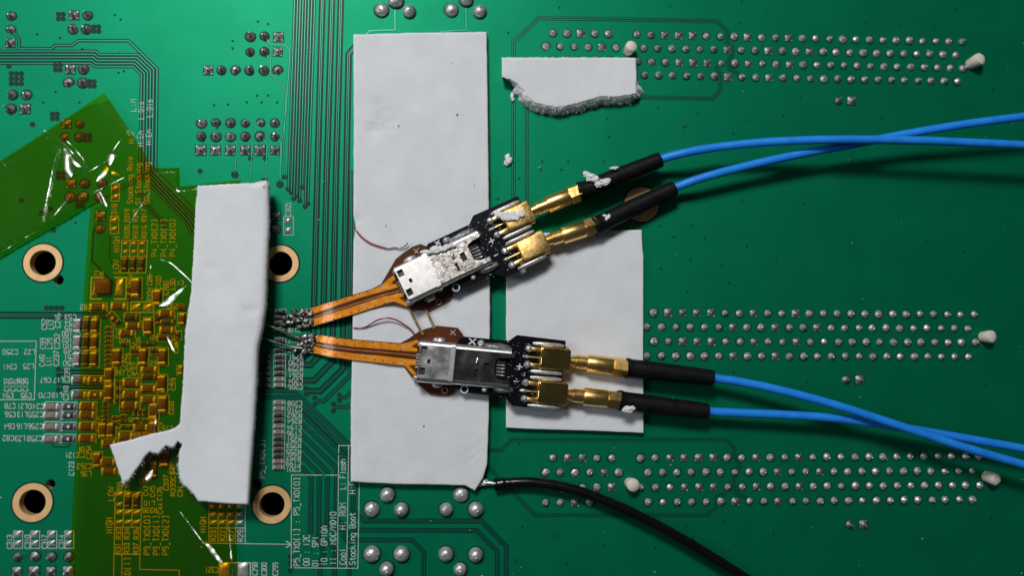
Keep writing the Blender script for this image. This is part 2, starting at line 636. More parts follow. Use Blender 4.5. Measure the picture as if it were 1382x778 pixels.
# upper left
T([(-60, 77), (126, 77), (131, 81.5), (183, 81.5), (199, 97), (197, 232), (258, 296), (266, 312)], 5, 4.1, 1.5, 2.2)
T([(15, 42), (22, 47), (26, 53), (25.5, 65.5), (70, 65.5), (74, 61), (97, 61), (106, 54.5), (173, 54.5), (212, 92.5), (210, 232), (268, 290)], 1, 3, 1.6, 2.4)
T([(-60, 425.5), (150, 426.5)], 2, 2.8, 1.0, 3.6)
T([(83, 503), (150, 503)], 1, 3, 1.2, 4.0)
T([(83, 522.5), (150, 523)], 1, 3, 1.2, 4.0)
T([(70, 599), (72, 604), (92, 604), (95, 599)], 1, 1, 0.1, 0.9)
T([(126, 311), (124, 352), (166, 396)], 1, 1, 0.2, 1.2)
T([(148, 315), (148, 350), (152, 356)], 1, 1, 0.2, 0.8)
T([(253, 655), (253, 684), (272, 704)], 1, 5, 3.5, 1.7)
T([(184, 255), (205, 285), (225, 307)], 2, 3.5, 1.2, 2.0)
# vertical bus
tops = [397.6, 401.7, 405.2, 408.9, 412.6, 416.7, 420.7, 424.7]
ends = [(388.8, 254), (393.1, 259), (396.6, 267), (400.7, 263), (404.5, 270), (408.2, 252), (411.7, 278), (415.7, 274)]
for t_, e_ in zip(tops, ends):
    T([(t_ + 2, -70), (t_, 0), e_], 1, 1, 0.95, 1.95)
T([(357, 49), (366, 60), (385, 60.5), (391.5, 68), (386, 150), (380.5, 190), (378.4, 247)], 1, 1, 1.1, 1.3)
T([(357, 70), (365, 80), (365, 100), (386, 122), (383, 200), (384, 238)], 1, 1, 1.1, 1.3)
T([(312, 186), (320, 194), (317, 234)], 1, 1, 1.6, 1.3)
T([(332, 186), (340.5, 194), (338, 240), (333, 250)], 1, 1, 1.6, 1.3)
T([(352, 186), (360.5, 194), (358.5, 243)], 1, 1, 1.6, 1.3)
T([(371, 184), (379, 192), (377.5, 240)], 1, 1, 1.4, 1.2)
# differential pairs running down the middle
for p in ([(437, -70), (435, 0), (428.5, 230), (423, 440), (423, 470), (409, 484), (386, 484.5)],
          [(450, -70), (448, 0), (441, 230), (436, 440), (436, 476), (419, 493), (386, 493.5)],
          [(462, -70), (460, 0), (453.5, 230), (449, 440), (449, 488), (424, 514), (386, 514)],
          [(486, 60), (479, 63), (470.5, 73), (467.5, 230), (463, 440), (463, 498), (445, 516), (432, 528.5), (413, 528.5)]):
    T(p, 2, 2.3, 0.8, 3.3)
T([(474, 230), (472.5, 440), (472, 508), (437, 542), (425, 542)], 2, 2.2, 0.8, 2.0)
T([(478, 526), (466, 537), (457, 537)], 2, 2.2, 0.8, 1.8)
T([(478, 543), (469, 550), (450, 550)], 2, 2.2, 0.8, 1.8)
for p in ([(340, 527.5), (396, 528), (484, 613)], [(340, 537), (394, 537), (484, 625)],
          [(406, 558), (484, 634)], [(406, 571), (484, 646)],
          [(406, 586), (454, 632), (453, 700), (476, 722)], [(406, 600), (442, 637), (441, 715)],
          [(406, 615), (431, 640), (430, 735), (438, 745), (432, 760), (432, 820)],
          [(406, 630), (420, 646), (419, 722)], [(440, 730), (452, 742), (451, 820)], [(462, 722), (472, 736), (470, 820)],
          [(478, 655), (476, 690), (492, 704), (650, 704), (683, 738), (683, 820)],
          [(450, 716), (643, 717), (671, 745), (671, 820)], [(470, 729.5), (556, 730), (572, 746), (571, 820)]):
    T(p, 2, 2.4, 0.8, 2.1)
# connector outlines
T([(693, 380), (693, 57), (727, 24), (967, 28), (981, 41), (981, 56), (989, 64), (988, 75), (982, 82), (984, 92), (992, 97), (999, 103)], 2, 2.5, 1.1, 1.5)
T([(711, 300), (711, 140)], 2, 2.5, 1.1, 1.5)
T([(800, 129), (858, 131), (962, 133), (972, 122), (972, 99), (966, 92), (971, 85)], 2, 2.5, 1.1, 1.5)
T([(600, 609), (677, 608), (690, 594), (980, 594), (991, 604), (991, 617), (999, 629), (991, 643), (991, 661), (998, 670), (1008, 671)], 2, 2.5, 1.1, 1.4)
T([(600, 570), (722, 696), (955, 696), (966, 685), (968, 671), (981, 666)], 2, 2.5, 1.1, 1.4)
T([(533, -20), (533, 40), (499, 41), (488, 52)], 1, 1, 2.2, 1.6)
T([(629, -20), (629, 40), (596, 42), (586, 52)], 1, 1, 2.2, 1.6)

# vias
mbv = MB()
mbv.lathe([(0.034, 0.0006), (0.034, 0.0042), (0.020, 0.0046), (0.014, 0.003)], 12)
via_ring = mbv.mesh('via', ['via_mask'])
mbv = MB()
mbv.lathe([(0.017, 0.0006), (0.016, 0.0035), (0.006, 0.0028)], 10)
via_dot = mbv.mesh('via', ['via_mask'])
mbv = MB()
mbv.lathe([(0.050, 0.0006), (0.050, 0.0043), (0.030, 0.0048), (0.022, 0.003)], 14)
via_big = mbv.mesh('via', ['via_mask'])
def V(me, *pts):
    for x, y in pts:
        link('via', me, board, at(x, y))
def cluster(cx, cy, nx=2, ny=2, st=6.2):
    for i in range(nx):
        for j in range(ny):
            V(via_ring, (cx + (i - (nx - 1) / 2) * st, cy + (j - (ny - 1) / 2) * st))
for c_ in ((82, 22), (130, 39), (78, 91), (124, 113), (74, 157), (118, 186), (82, 237), (108, 275)):
    cluster(*c_)
cluster(22, 106, 3, 3, 6.8)
cluster(73, 416, 4, 1, 6.8)
V(via_ring, (44, 168), (72, 311), (270, 231), (29, 271), (56, 288), (68, 282), (12, 89), (358, 214), (338, 214))
V(via_big, (317, 236), (378, 249), (357, 245))
V(via_ring, *[(x, y + 1) for x, y in ends])
V(via_ring, (384, 239), (413, 525), (413, 533), (425, 538), (425, 546), (458, 534), (458, 541), (450, 546), (450, 555),
  (79, 499), (79, 507), (79, 518), (79, 527), (392, 752), (392, 761), (392, 771))
V(via_dot, (155, 20), (163, 26), (50, 46), (81, 51), (111, 66), (161, 72), (75, 124), (58, 138), (107, 138), (167, 96), (160, 98),
  (348, 29), (362, 32), (314, 55), (314, 65), (347, 129), (362, 129), (333, 138), (353, 138), (308, 141), (374, 138), (289, 142),
  (102, 301), (686, 44), (755, 10), (1001, 2), (904, 8), (765, 145), (820, 160), (822, 185), (888, 145), (923, 172), (803, 149),
  (1000, 31), (1167, 31), (1214, 32), (1289, 12), (942, 153), (926, 170), (1008, 162), (1057, 156), (990, 180), (1080, 130),
  (732, 218), (767, 218), (701, 241), (730, 229), (758, 229), (815, 218), (672, 269), (1002, 270), (1085, 275),
  (891, 305), (935, 304), (909, 320), (951, 321), (1008, 333), (932, 350), (975, 358), (1048, 349), (985, 383), (892, 363), (1250, 327), (927, 395),
  (984, 382), (990, 503), (1090, 516), (1330, 520), (926, 712), (1044, 722), (884, 740), (816, 737), (765, 763), (752, 724), (705, 712), (674, 735), (695, 757),
  (936, 727), (976, 705), (1110, 640), (1338, 700), (700, 600), (1190, 160), (1260, 40), (1340, 120), (1300, 340))
for k in range(26):                             # stitching vias between the pairs
    y_ = 22 + k * 17
    V(via_dot, (431 - (y_ / 440) * 12 + (6.6 if k % 3 == 0 else 19 if k % 3 == 1 else 31), y_))

# ------------------------------------------------------------------ solder joints
def joint_mesh(kind, seed):
    random.seed(seed)
    mb = MB()
    j = lambda a: random.uniform(-a, a)
    if kind in ('pin', 'low'):
        h = 0.030
        mb.lathe([(0.075, 0.0012), (0.074, 0.005), (0.060, 0.0052)], 20, 0)
        mb.lathe([(0.060, 0.004), (0.057, 0.012), (0.044, 0.022), (0.028, h + 0.002), (0.016, h + 0.016), (0.004, h + 0.018)], 14, 1, j(0.003), j(0.003), 0.05)
        if kind == 'pin':
            t = 0.013
            mb.tube([(0, 0, 0.03), (j(.004), j(.004), 0.10 + j(.015)), (j(.006), j(.006), 0.122 + j(.015))], [t * 1.1, t, t * 0.7], 8, 2)
    elif kind in ('square', 'low_square'):
        a = 0.060
        mb.box(-0.072, 0.072, -0.072, 0.072, 0.001, 0.005, 0, 0)
        n = 8
        v = []; f = []
        for iy in range(n + 1):
            for ix in range(n + 1):
                x = (ix / n * 2 - 1); y = (iy / n * 2 - 1)
                r = math.hypot(x, y)
                z = 0.012 + 0.034 * max(0, 1 - r) + 0.02 * max(0, abs(x) * abs(y) - 0.55) + j(0.004)
                if max(abs(x), abs(y)) > 0.99: z = 0.006 + 0.012 * (abs(x) * abs(y) > 0.9)
                v.append((x * a, y * a, z))
        for iy in range(n):
            for ix in range(n):
                q = iy * (n + 1) + ix
                f.append((q, q + 1, q + n + 2, q + n + 1))
        mb.add(v, f, 1)
        if kind == 'square':
            t = 0.012
            mb.tube([(0, 0, 0.02), (j(.004), j(.004), 0.085 + j(.015)), (j(.006), j(.006), 0.10 + j(.015))], [t * 1.1, t, t * 0.7], 8, 2)
    elif kind == 'array':
        mb.lathe([(0.068, 0.0012), (0.066, 0.0048), (0.052, 0.005)], 18, 0)
        mb.lathe([(0.052, 0.001), (0.052, 0.014), (0.045, 0.026), (0.030, 0.038), (0.018, 0.052 + j(.008)), (0.012, 0.074 + j(.012)), (0.003, 0.079 + j(.012))], 14, 1, j(.004), j(.004), 0.06)
    elif kind == 'array_square':
        mb.box(-0.058, 0.058, -0.058, 0.058, 0.001, 0.005, 0, 0)
        n = 8
        v = []; f = []
        for iy in range(n + 1):
            for ix in range(n + 1):
                x = (ix / n * 2 - 1); y = (iy / n * 2 - 1)
                r = math.hypot(x, y)
                z = 0.010 + 0.036 * max(0, 1 - r * 1.1) + 0.022 * max(0, abs(x) * abs(y) - 0.5) + j(0.005)
                if max(abs(x), abs(y)) > 0.99: z = 0.005 + 0.014 * (abs(x) * abs(y) > 0.9)
                v.append((x * 0.050, y * 0.050, z))
        for iy in range(n):
            for ix in range(n):
                q = iy * (n + 1) + ix
                f.append((q, q + 1, q + n + 2, q + n + 1))
        mb.add(v, f, 1)
    elif kind == 'large':
        mb.lathe([(0.118, 0.0012), (0.117, 0.006), (0.102, 0.0062)], 28, 0)
        mb.lathe([(0.100, 0.004), (0.102, 0.025), (0.096, 0.052), (0.080, 0.078), (0.055, 0.097), (0.028, 0.108), (0.006, 0.111)], 24, 1, 0, 0, 0.012)
        mb.blob((j(.03), j(.03), 0.094), (0.026, 0.026, 0.03), 1, 2, 0.2, 2, seed)
    return mb.mesh('solder_joint', ['via_mask', 'dull_solder' if kind in ('array_square', 'pin', 'square', 'low', 'low_square') else 'solder', 'tinned_pin'], 55)

JM = {k: [joint_mesh(k, s * 7 + 1) for s in range(8)] for k in ('pin', 'low', 'square', 'low_square', 'array', 'array_square', 'large')}
random.seed(3)
JNAME = {'pin': 'header_pin', 'low': 'header_pin', 'square': 'header_pin', 'low_square': 'header_pin',
         'array': 'connector_pin', 'array_square': 'flat_connector_pin', 'large': 'power_pin'}
def J(kind, pts):
    for p in pts:
        p = p if isinstance(p, Vector) else at(*p)
        rot = random.uniform(0, 6.28) if 'square' not in kind else random.choice((0, 1.571, 3.1416)) + random.uniform(-.04, .04)
        o = link(JNAME[kind], random.choice(JM[kind]), board, p, rot)
        s_ = random.uniform(0.86, 1.08)
        o.scale = (s_, s_, random.uniform(0.72, 1.12))
        if 'square' not in kind: o.rotation_euler = (random.uniform(-.10, .10), random.uniform(-.10, .10), rot)

J('pin', [(16, 22), (15, 40), (118.5, 20.5), (99, 39), (117, 39.5), (113, 93.5), (93, 112), (112, 112), (17, 128), (36, 128), (15, 147)])
J('square', [(14, 58), (100, 20.5), (95, 93.5), (34, 147)])
J('low', [(108, 167), (88, 185), (107, 185), (114.5, 248), (95, 266), (112, 266), (138, 248), (135, 266), (135, 309)])
J('low_square', [(90, 167), (96, 248), (135.5, 292)])
J('pin', [(338, 49), (357, 49), (337.5, 70), (357, 70), (299, 95), (318, 95), (337, 95), (356, 95), (375, 95)])
J('square', [(376, 50), (375, 70), (281, 95)])
for y_ in (166, 184.3):
    J('pin', [(x, y_) for x in (272, 291.5, 311.3, 331.3, 351.5, 371)])
J('square', [(x, 203) for x in (271, 291, 311, 331, 351, 371)])
J('pin', [(24, 752), (47, 752), (70, 752), (93, 752)])
J('square', [(23, 772), (46, 772), (69, 772), (92, 772)])
J('pin', [(372, 309)])
J('square', [(373, 292)])

def row(x0, y0, x1, y1, n, squares=(), skip=()):
    a = at(x0, y0); b_ = at(x1, y1)
    for i in range(n):
        if i in skip: continue
        J('array_square' if i in squares else 'array', [a.lerp(b_, i / (n - 1))])
row(746, 44.5, 821.4, 45.5, 5, (2,))
row(737, 62.5, 831.2, 63.8, 6, (4,))
row(746.5, 80.5, 822, 81.5, 5)
row(859.2, 46.5, 1297.8, 56.5, 25, (2, 3, 4, 8, 11))
row(868.5, 64.8, 1289.8, 74.2, 24, (6, 9, 12))
row(860, 83, 1299.5, 92, 25, (3, 4, 5, 8, 11))
row(869.5, 101.3, 1291.4, 110, 24, (6, 9))
row(882, 422.3, 1313.8, 425, 24, (1, 2, 3, 4, 7, 10))
row(873.1, 441.6, 1305.3, 443.9, 24, (6, 9, 12))
row(882.3, 461.2, 1315.7, 462.8, 24, (2, 3, 4, 7, 10))
row(873, 480.8, 1306.5, 482, 24, (6, 9))
row(746.3, 618.8, 825.3, 618.8, 5, (1, 2))
row(736.2, 638.5, 835.1, 638.5, 6, (4,))
row(746, 658.3, 825.3, 658.3, 5, (4,))
row(736.2, 678.8, 815.2, 678.8, 5, (2,))
row(864.2, 618.9, 1320.4, 616.2, 25, (2, 3, 4, 5, 8, 11))
row(874.2, 638.5, 1311.1, 636.2, 24, (9, 12))
row(864.6, 658.5, 1321.5, 655.5, 25, (3, 4, 5, 8, 11))
row(874.6, 678.6, 1312.3, 675, 24, (6, 9))
J('pin', [(1130.6, 136), (1141.4, 512.8), (1145.6, 708.2)])
J('square', [(1149, 136), (1159.9, 512.8), (1164.9, 708.2)])
J('large', [(515, 14), (552, 16), (534, 1), (609, 14), (647, 16), (629, 0), (523, 668), (502, 688), (542, 688), (602, 688), (622, 668),
            (642, 688), (502, 748), (542, 748), (522, 768), (602, 748), (642, 749), (621, 769)])

# white locating pegs of the connectors on the far side, melted over at the tip
for k, (x, y, lx, ly, r, h) in enumerate(((847, 70, 0.02, 0.03, 0.078, 0.16), (1308, 87, 0.06, 0.03, 0.088, 0.17), (1325, 455, 0.05, 0.0, 0.086, 0.15),
                                     (849, 652, 0.02, -0.01, 0.086, 0.17), (1329, 643, 0.07, -0.03, 0.086, 0.15))):
    mb = MB()
    mb.tube([(0, 0, 0.002), (lx * .3, ly * .3, h * .4), (lx * .75, ly * .75, h * .8), (lx, ly, h), (lx * 1.08, ly * 1.08, h * 1.12), (lx * 1.1, ly * 1.1, h * 1.15)],
            [r * 0.8, r * 0.92, r * 1.04, r * 0.98, r * 0.62, r * 0.1], 20)
    link('locating_peg', mb.mesh('locating_peg', ['peg_plastic']), board, at(x, y))

# ------------------------------------------------------------------ chips and pads
def chip(cx, cy, w, h, kind='brown', rot=0.0, lay=None, pads=True, ht=None, mark=False):
    """surface-mount part seen from above, w x h in plan, terminals on the long axis"""
    c = at(cx, cy)
    lx, ly = (w, h) if w >= h else (h, w)
    a = rot if w >= h else rot + math.pi / 2
    key = (round(lx), round(ly), kind, mark)
    if key not in CH:
        L, W = lx / 100 * 0.5, ly / 100 * 0.5
        H = (0.55 * ly if ly > 6 else 0.6 * ly) / 100
        H = min(H, 0.068)
        bodym = {'brown': 'ceramic_brown', 'grey': 'ceramic_grey_brown', 'black': 'chip_black'}[kind]
        t = L * 0.40
        mb = MB()
        mb.box(-L * 0.62, L * 0.62, -W * 0.82, W * 0.82, 0.004, H, min(L, W) * 0.12)
        if mark:
            mb.box(-L * 0.16, L * 0.16, -W * 0.45, W * 0.45, H - 0.001, H + 0.003, 0, 1)
        body = mb.mesh('chip_body', [bodym, 'chip_mark'])
        mb = MB()
        mb.box(L * 0.60, L * 0.94, -W * 0.86, W * 0.86, 0.004, H + 0.002, min(L, W) * 0.12)
        # solder fillet outside the terminal
        v = [(L * 0.9, -W * .85, H * .75), (L * 0.9, W * .85, H * .75), (L * 1.05, -W * .8, H * .25), (L * 1.05, W * .8, H * .25), (L * 1.14, -W * .9, 0.003), (L * 1.14, W * .9, 0.003)]
        mb.add(v, [(0, 2, 3, 1), (2, 4, 5, 3)])
        term = mb.mesh('terminal', ['terminal_dark' if kind == 'black' else 'terminal_tin'])
        CH[key] = (body, term)
    body, term = CH[key]
    nm = {'brown': 'capacitor', 'grey': 'capacitor', 'black': 'resistor'}[kind]
    o = link(nm, body, board, c, a)
    link('terminal', term, o)
    t2 = link('terminal', term, o, None, math.pi)
    return o
CH = {}

def pad(cx, cy, w, h, parent=None):
    key = ('pad', round(w), round(h))
    if key not in CH:
        W, H = w / 200, h / 200
        mb = MB()
        n = 6; v = []; f = []
        for iy in range(n + 1):
            for ix in range(n + 1):
                x = ix / n * 2 - 1; y = iy / n * 2 - 1
                z = 0.004 + 0.022 * (1 - x * x) ** 0.6 * (1 - y * y) ** 0.6 + 0.006 * x * y
                v.append((x * W, y * H, z))
        for iy in range(n):
            for ix in range(n):
                q = iy * (n + 1) + ix
                f.append((q, q + 1, q + n + 2, q + n + 1))
        mb.add(v, f)
        CH[key] = mb.mesh('solder_pad', ['solder'])
    return link('solder_pad', CH[key], board, at(cx, cy))

SILK_Z = [0.62]
def silk_lines(name, plist, w=0.85):
    mb = MB()
    for i, p in enumerate(plist):
        add_ribbon(mb, p, w, SILK_Z[0] + 0.025 * (i % 6))
    return link(name, mb.mesh(name, ['silkscreen'], False), board)

def frame(x0, y0, x1, y1, sk=0.0, w=0.85):
    silk_lines('silkscreen_outline', [[(x0, y0), (x1, y0), (x1 - sk, y1), (x0 - sk, y1), (x0, y0 + 0.01)]], w)

# left edge rows
for y_ in (549, 560.5, 576, 592.5):
    dx = (y_ - 549) * -0.03
    o = chip(71 + dx, y_, 19, 9, 'grey')
    chip(95 + dx, y_, 18, 8, 'black', mark=True)
    chip(119.5 + dx, y_ - 0.5, 20, 10, 'brown')
    frame(60.5 + dx, y_ - 6, 83.5 + dx, y_ + 6)
    frame(84.8 + dx, y_ - 5.5, 104 + dx, y_ + 5.5)
    frame(108.5 + dx, y_ - 6, 131 + dx, y_ + 6)
for y_ in (513, 533):
    chip(108, y_, 19, 9, 'brown'); frame(97, y_ - 6, 120, y_ + 6)
    chip(130, y_, 19, 8, 'brown', mark=True); frame(121.5, y_ - 5.5, 141.5, y_ + 5.5)
for y_ in (440, 462.5, 485):
    dx = (y_ - 440) * -0.03
    chip(106 + dx, y_, 9, 17, 'grey'); chip(117 + dx, y_, 9, 17, 'black'); chip(128.5 + dx, y_, 9, 18, 'brown')
    silk_lines('silkscreen_outline', [[(102 + dx, y_ - 10), (102 + dx, y_ + 11)], [(112 + dx, y_ + 11), (136 + dx, y_ + 11)],
                                      [(124 + dx, y_ - 10), (123.5 + dx, y_ + 11)], [(136 + dx, y_ - 10), (135.5 + dx, y_ + 10)]])
    pad(117, y_ - 11.5, 9, 4); pad(128.5, y_ - 11.5, 9, 4)
for k in range(9):
    y_ = 444 + k * 6.2
    chip(147.3 - k * .1, y_, 9, 4.2, 'black')
    silk_lines('silkscreen_outline', [[(142.5, y_ - 3.1), (152.5, y_ - 3.1)]], 0.8)
silk_lines('silkscreen_outline', [[(153, 442), (152, 497)]], 0.7)
# big inductor on its pads
mb = MB()
mb.box(-0.095, 0.095, -0.095, 0.095, 0.004, 0.075, 0.008)
ind = link('inductor', mb.mesh('inductor', ['ceramic_brown']), board, at(141, 387))
pad(130, 388, 8, 20); pad(161, 388, 10, 21)
silk_lines('silkscreen_outline', [[(140, 375), (123.5, 375), (122.5, 404), (138, 404)], [(154, 375), (171, 375), (170, 404), (154, 404)]], 1.8)
# parts under the amber tape: (x, y, w, h, kind, framed)
for (x, y, w_, h_, k_, fr_) in (
        (184, 389, 12, 25, 'brown', 1), (174, 392, 5, 9, 'black', 0), (174, 401, 5, 9, 'black', 0),
        (133, 415, 20, 9, 'brown', 1), (161, 414, 19, 9, 'brown', 1), (213, 402, 10, 20, 'brown', 1), (225, 424, 18, 9, 'brown', 1),
        (213.5, 430, 8, 16, 'black', 1), (178, 428.5, 18, 9, 'black', 1), (181, 440, 19, 9, 'brown', 1), (172, 450, 18, 9, 'brown', 1),
        (201, 441, 11, 21, 'brown', 1), (226, 446, 18, 9, 'brown', 1), (226, 435.5, 18, 7, 'black', 0), (246, 414, 9, 9, 'brown', 0), (246, 431, 9, 14, 'brown', 1),
        (240, 453, 6, 9, 'black', 1), (222, 456, 16, 7, 'black', 1), (204, 464, 10, 5, 'black', 0), (194, 464.5, 7, 6, 'black', 0), (168, 465, 10, 5, 'black', 0),
        (158.5, 482, 11, 20, 'brown', 1), (193.5, 482, 11, 21, 'brown', 1), (220, 482, 11, 21, 'brown', 1), (180, 475, 5, 9, 'black', 1), (185, 475, 5, 9, 'black', 1),
        (206, 475, 5, 9, 'black', 1), (212, 475, 5, 9, 'black', 1), (202, 499, 21, 8, 'brown', 1), (202, 509, 19, 8, 'black', 1), (201.5, 525, 20, 9, 'brown', 1), (201.5, 540, 20, 9, 'brown', 1),
        (219, 518, 11, 21, 'brown', 1), (220.5, 546, 11, 21, 'brown', 1), (148, 507, 10, 19, 'brown', 1), (147.5, 530, 10, 19, 'brown', 1),
        (178, 517, 21, 10, 'brown', 1), (178, 533, 21, 11, 'brown', 1), (177, 547, 21, 11, 'brown', 1), (208, 555, 10, 20, 'brown', 1),
        (139.5, 581, 9, 18, 'brown', 1), (150, 581, 9, 18, 'brown', 1), (191, 577, 19, 9, 'brown', 1), (171, 589, 19, 10, 'brown', 1), (148, 599, 18, 9, 'brown', 1),
        (207, 579, 9, 18, 'brown', 1), (132, 621, 9, 18, 'brown', 1), (147, 624, 19, 9, 'brown', 1), (148.5, 636, 19, 9, 'brown', 1), (208, 634, 10, 20, 'brown', 0),
        (223, 619, 12, 20, 'brown', 1), (244, 500, 6, 10, 'grey', 1), (186, 588, 10, 9, 'grey', 0), (198, 587, 8, 8, 'grey', 0)):
    chip(x, y, w_, h_, k_)
    if fr_:
        e = 2.0
        frame(x - w_ / 2 - e, y - h_ / 2 - e + .6, x + w_ / 2 + e, y + h_ / 2 + e - .6, 0, 0.75)
chip(153.5, 430, 18, 9, 'black', -0.72, mark=True)
silk_lines('silkscreen_outline', [[(144, 428), (152, 420), (163, 433), (156, 441), (144, 428.1)]], 1.0)
for x, y in ((158.5, 518), (165, 518), (158.5, 529), (165, 529), (158, 541), (164.5, 541), (164.5, 552), (182.5, 557), (189, 557), (195, 557)):
    chip(x, y, 4.4, 8.5, 'black')
    silk_lines('silkscreen_outline', [[(x - 3.2, y - 5), (x - 3.2, y + 5)]], 0.7)
silk_lines('silkscreen_outline', [[(154, 512), (154, 546)], [(154, 523.5), (168, 523.5)], [(154, 535), (168, 535)], [(168, 512), (168, 560)]], 0.8)
for x, y in ((143.5, 544.5), (143.5, 550.5), (143.5, 556.5), (143.5, 562.5), (143.5, 568.5), (171, 556), (156, 565), (167, 563), (167, 569), (184, 568.5), (197, 568.5), (156, 572), (168, 577), (178, 577)):
    chip(x, y, 8.5, 4.2, 'black')
    silk_lines('silkscreen_outline', [[(x - 5, y - 3), (x + 5, y - 3)]], 0.7)
pad(183.5, 415, 11, 9); pad(199, 415, 11, 9); frame(176.5, 408, 207, 422, 0, 1.1)
pad(196, 642, 10, 12); pad(193, 650, 10, 8)
# link pads
for x in (169.5, 180.5, 192):
    pad(x, 329, 8, 5.5); pad(x, 340, 8, 5.5); chip(x - 1, 357, 9, 16, 'black')
silk_lines('silkscreen_outline', [[(164.5, 324.5), (199, 324.5), (197, 368.5), (162.5, 368.5), (164.5, 324.6)], [(163.5, 346.5), (198, 346.5)], [(175.5, 325), (174, 368)], [(186.5, 325), (185.5, 368)]], 0.9)
for x in (161, 173, 184.5):
    pad(x, 668, 9, 6); pad(x, 692.5, 9, 6); pad(x, 705.5, 9, 6)
pad(161, 681.5, 8, 6)
chip(173, 677, 8, 14, 'black'); chip(184.5, 677, 8, 14, 'black')
silk_lines('silkscreen_outline', [[(155.5, 665), (192, 665), (190, 712.5), (154, 712.5)], [(155.5, 665), (152.5, 820)], [(155, 689), (191, 689)], [(167.5, 666), (166, 712)], [(179, 666), (178, 712)],
                                  [(165.5, 712), (163.5, 820)]], 0.9)
silk_lines('silkscreen_outline', [[(190, 712), (189, 749), (188.5, 769.5), (242, 770.5), (242, 820)], [(153.5, 749), (189, 749)]], 0.9)
for x, y in ((156, 254), (156, 265.5), (154, 297.5), (153.5, 309.5)):
    pad(x, y, 9, 7)
frame(150.5, 248, 161.5, 271.5, 0.4); frame(149, 292, 160.5, 315.5, 0.4)
for x in (288, 300, 312, 324):
    pad(x, 684, 9, 6); pad(x, 695, 9, 6); pad(x, 706, 9, 6)
silk_lines('silkscreen_outline', [[(282, 672), (282, 734), (392, 735.5)], [(331, 672), (331, 734)], [(294.5, 690), (294, 733)], [(306.5, 690), (306, 733)], [(318.5, 690), (318, 733)], [(282, 713.5), (331, 713.5)]], 0.9)
silk_lines('silkscreen_outline', [[(386, 731), (393, 735.5), (386, 740)]], 1.4)
pad(303, 770, 13, 18); pad(328, 770, 13, 18); frame(296, 760.5, 338, 800, 0, 1.3)
# bottom-left empty pads
for k in range(4):
    x = 24 + 23 * k
    pad(x, 722, 8, 8); pad(x, 734, 8, 7)
    frame(x - 5.5, 717.5, x + 6.5, 741)
# resistor columns beside the flex
for y_, k_ in ((421.5, 'black'), (429, 'black'), (437, 'black'), (446, 'black'), (460, 'black'), (473, 'black'), (481.5, 'black'), (489, 'black'), (497, 'black'), (505, 'black'), (513, 'grey'), (520.8, 'grey'),
               (544.5, 'grey'), (552.5, 'grey'), (560.5, 'black'), (568.3, 'black'), (576.3, 'grey'), (584.3, 'grey'), (592.3, 'black'), (600, 'black'), (608, 'black'), (615.8, 'black'), (623.7, 'grey'), (631.7, 'grey')):
    dx = -(y_ - 480) * 0.011
    chip(377.5 + dx, y_, 12.5, 5.6, k_)
    silk_lines('silkscreen_outline', [[(369.5 + dx, y_ - 3.6), (385.5 + dx, y_ - 3.6)], [(369.5 + dx, y_ - 3), (369.5 + dx, y_ + 3)], [(385.5 + dx, y_ - 3), (385.5 + dx, y_ + 3)]], 0.7)
for y_ in (481, 489, 497, 505, 513, 521):
    chip(358, y_, 12, 5.6, 'black')
pad(388.7, 298, 8, 8); pad(388.7, 311, 9, 8); frame(383, 292.5, 396, 317.5)

# ------------------------------------------------------------------ lettering
GL = {'A': "00 04 26 44 40/02 42", 'B': "00 06 36 45 44 33 03/33 42 41 30 00", 'C': "45 36 16 05 01 10 30 41", 'D': "00 06 26 44 42 20 00",
      'E': "46 06 00 40/03 33", 'F': "46 06 00/03 33", 'G': "45 36 16 05 01 10 30 41 43 23", 'H': "00 06/40 46/03 43", 'I': "20 26",
      'K': "00 06/46 02/13 40", 'L': "06 00 40", 'M': "00 06 23 46 40", 'N': "00 06 40 46", 'O': "10 01 05 16 36 45 41 30 10", 'P': "00 06 36 45 44 33 03",
      'R': "00 06 36 45 44 33 03/23 40", 'S': "45 36 16 05 04 13 33 42 41 30 10 01", 'T': "06 46/26 20", 'W': "06 10 24 30 46", 'X': "00 46/06 40",
      '0': "10 01 05 16 36 45 41 30 10", '1': "15 26 20", '2': "05 16 36 45 44 00 40", '3': "05 16 36 45 44 33 42 41 30 10 01/33 13", '4': "30 36 02 42",
      '5': "46 06 04 34 43 41 30 10 01", '6': "36 16 05 01 10 30 41 42 33 03", '7': "06 46 10", '8': "13 04 05 16 36 45 44 33 42 41 30 10 01 02 13 33",
      '9': "10 30 41 45 36 16 05 04 13 43", '_': "0a 4a", '[': "36 16 10 30", ']': "16 36 30 10", ':': "24 23/21 20", '/': "00 46", '+': "03 43/21 25", '-': "03 43",
      'a': "40 44/43 34 14 03 01 10 30 41", 'c': "43 34 14 03 01 10 30 41", 'e': "02 42 43 34 14 03 01 10 30", 'g': "44 4a 3b 1b/43 34 14 03 01 10 30 41",
      'h': "00 06/03 14 34 43 40", 'i': "20 24/26 25", 'k': "00 06/34 02/12 40", 'l': "26 20", 'n': "00 04/03 14 34 43 40", 'o': "10 01 03 14 34 43 41 30 10",
      's': "43 34 14 03 32 41 30 10 01", 't': "26 21 30 40/04 44"}
YV = {'a': -1.0, 'b': -2.0}
def glyph(ch):
    out = []
    for st in GL[ch].split('/'):
        out.append([(float(q[0]), YV[q[1]] if q[1] in YV else float(q[1])) for q in st.split()])
    return out

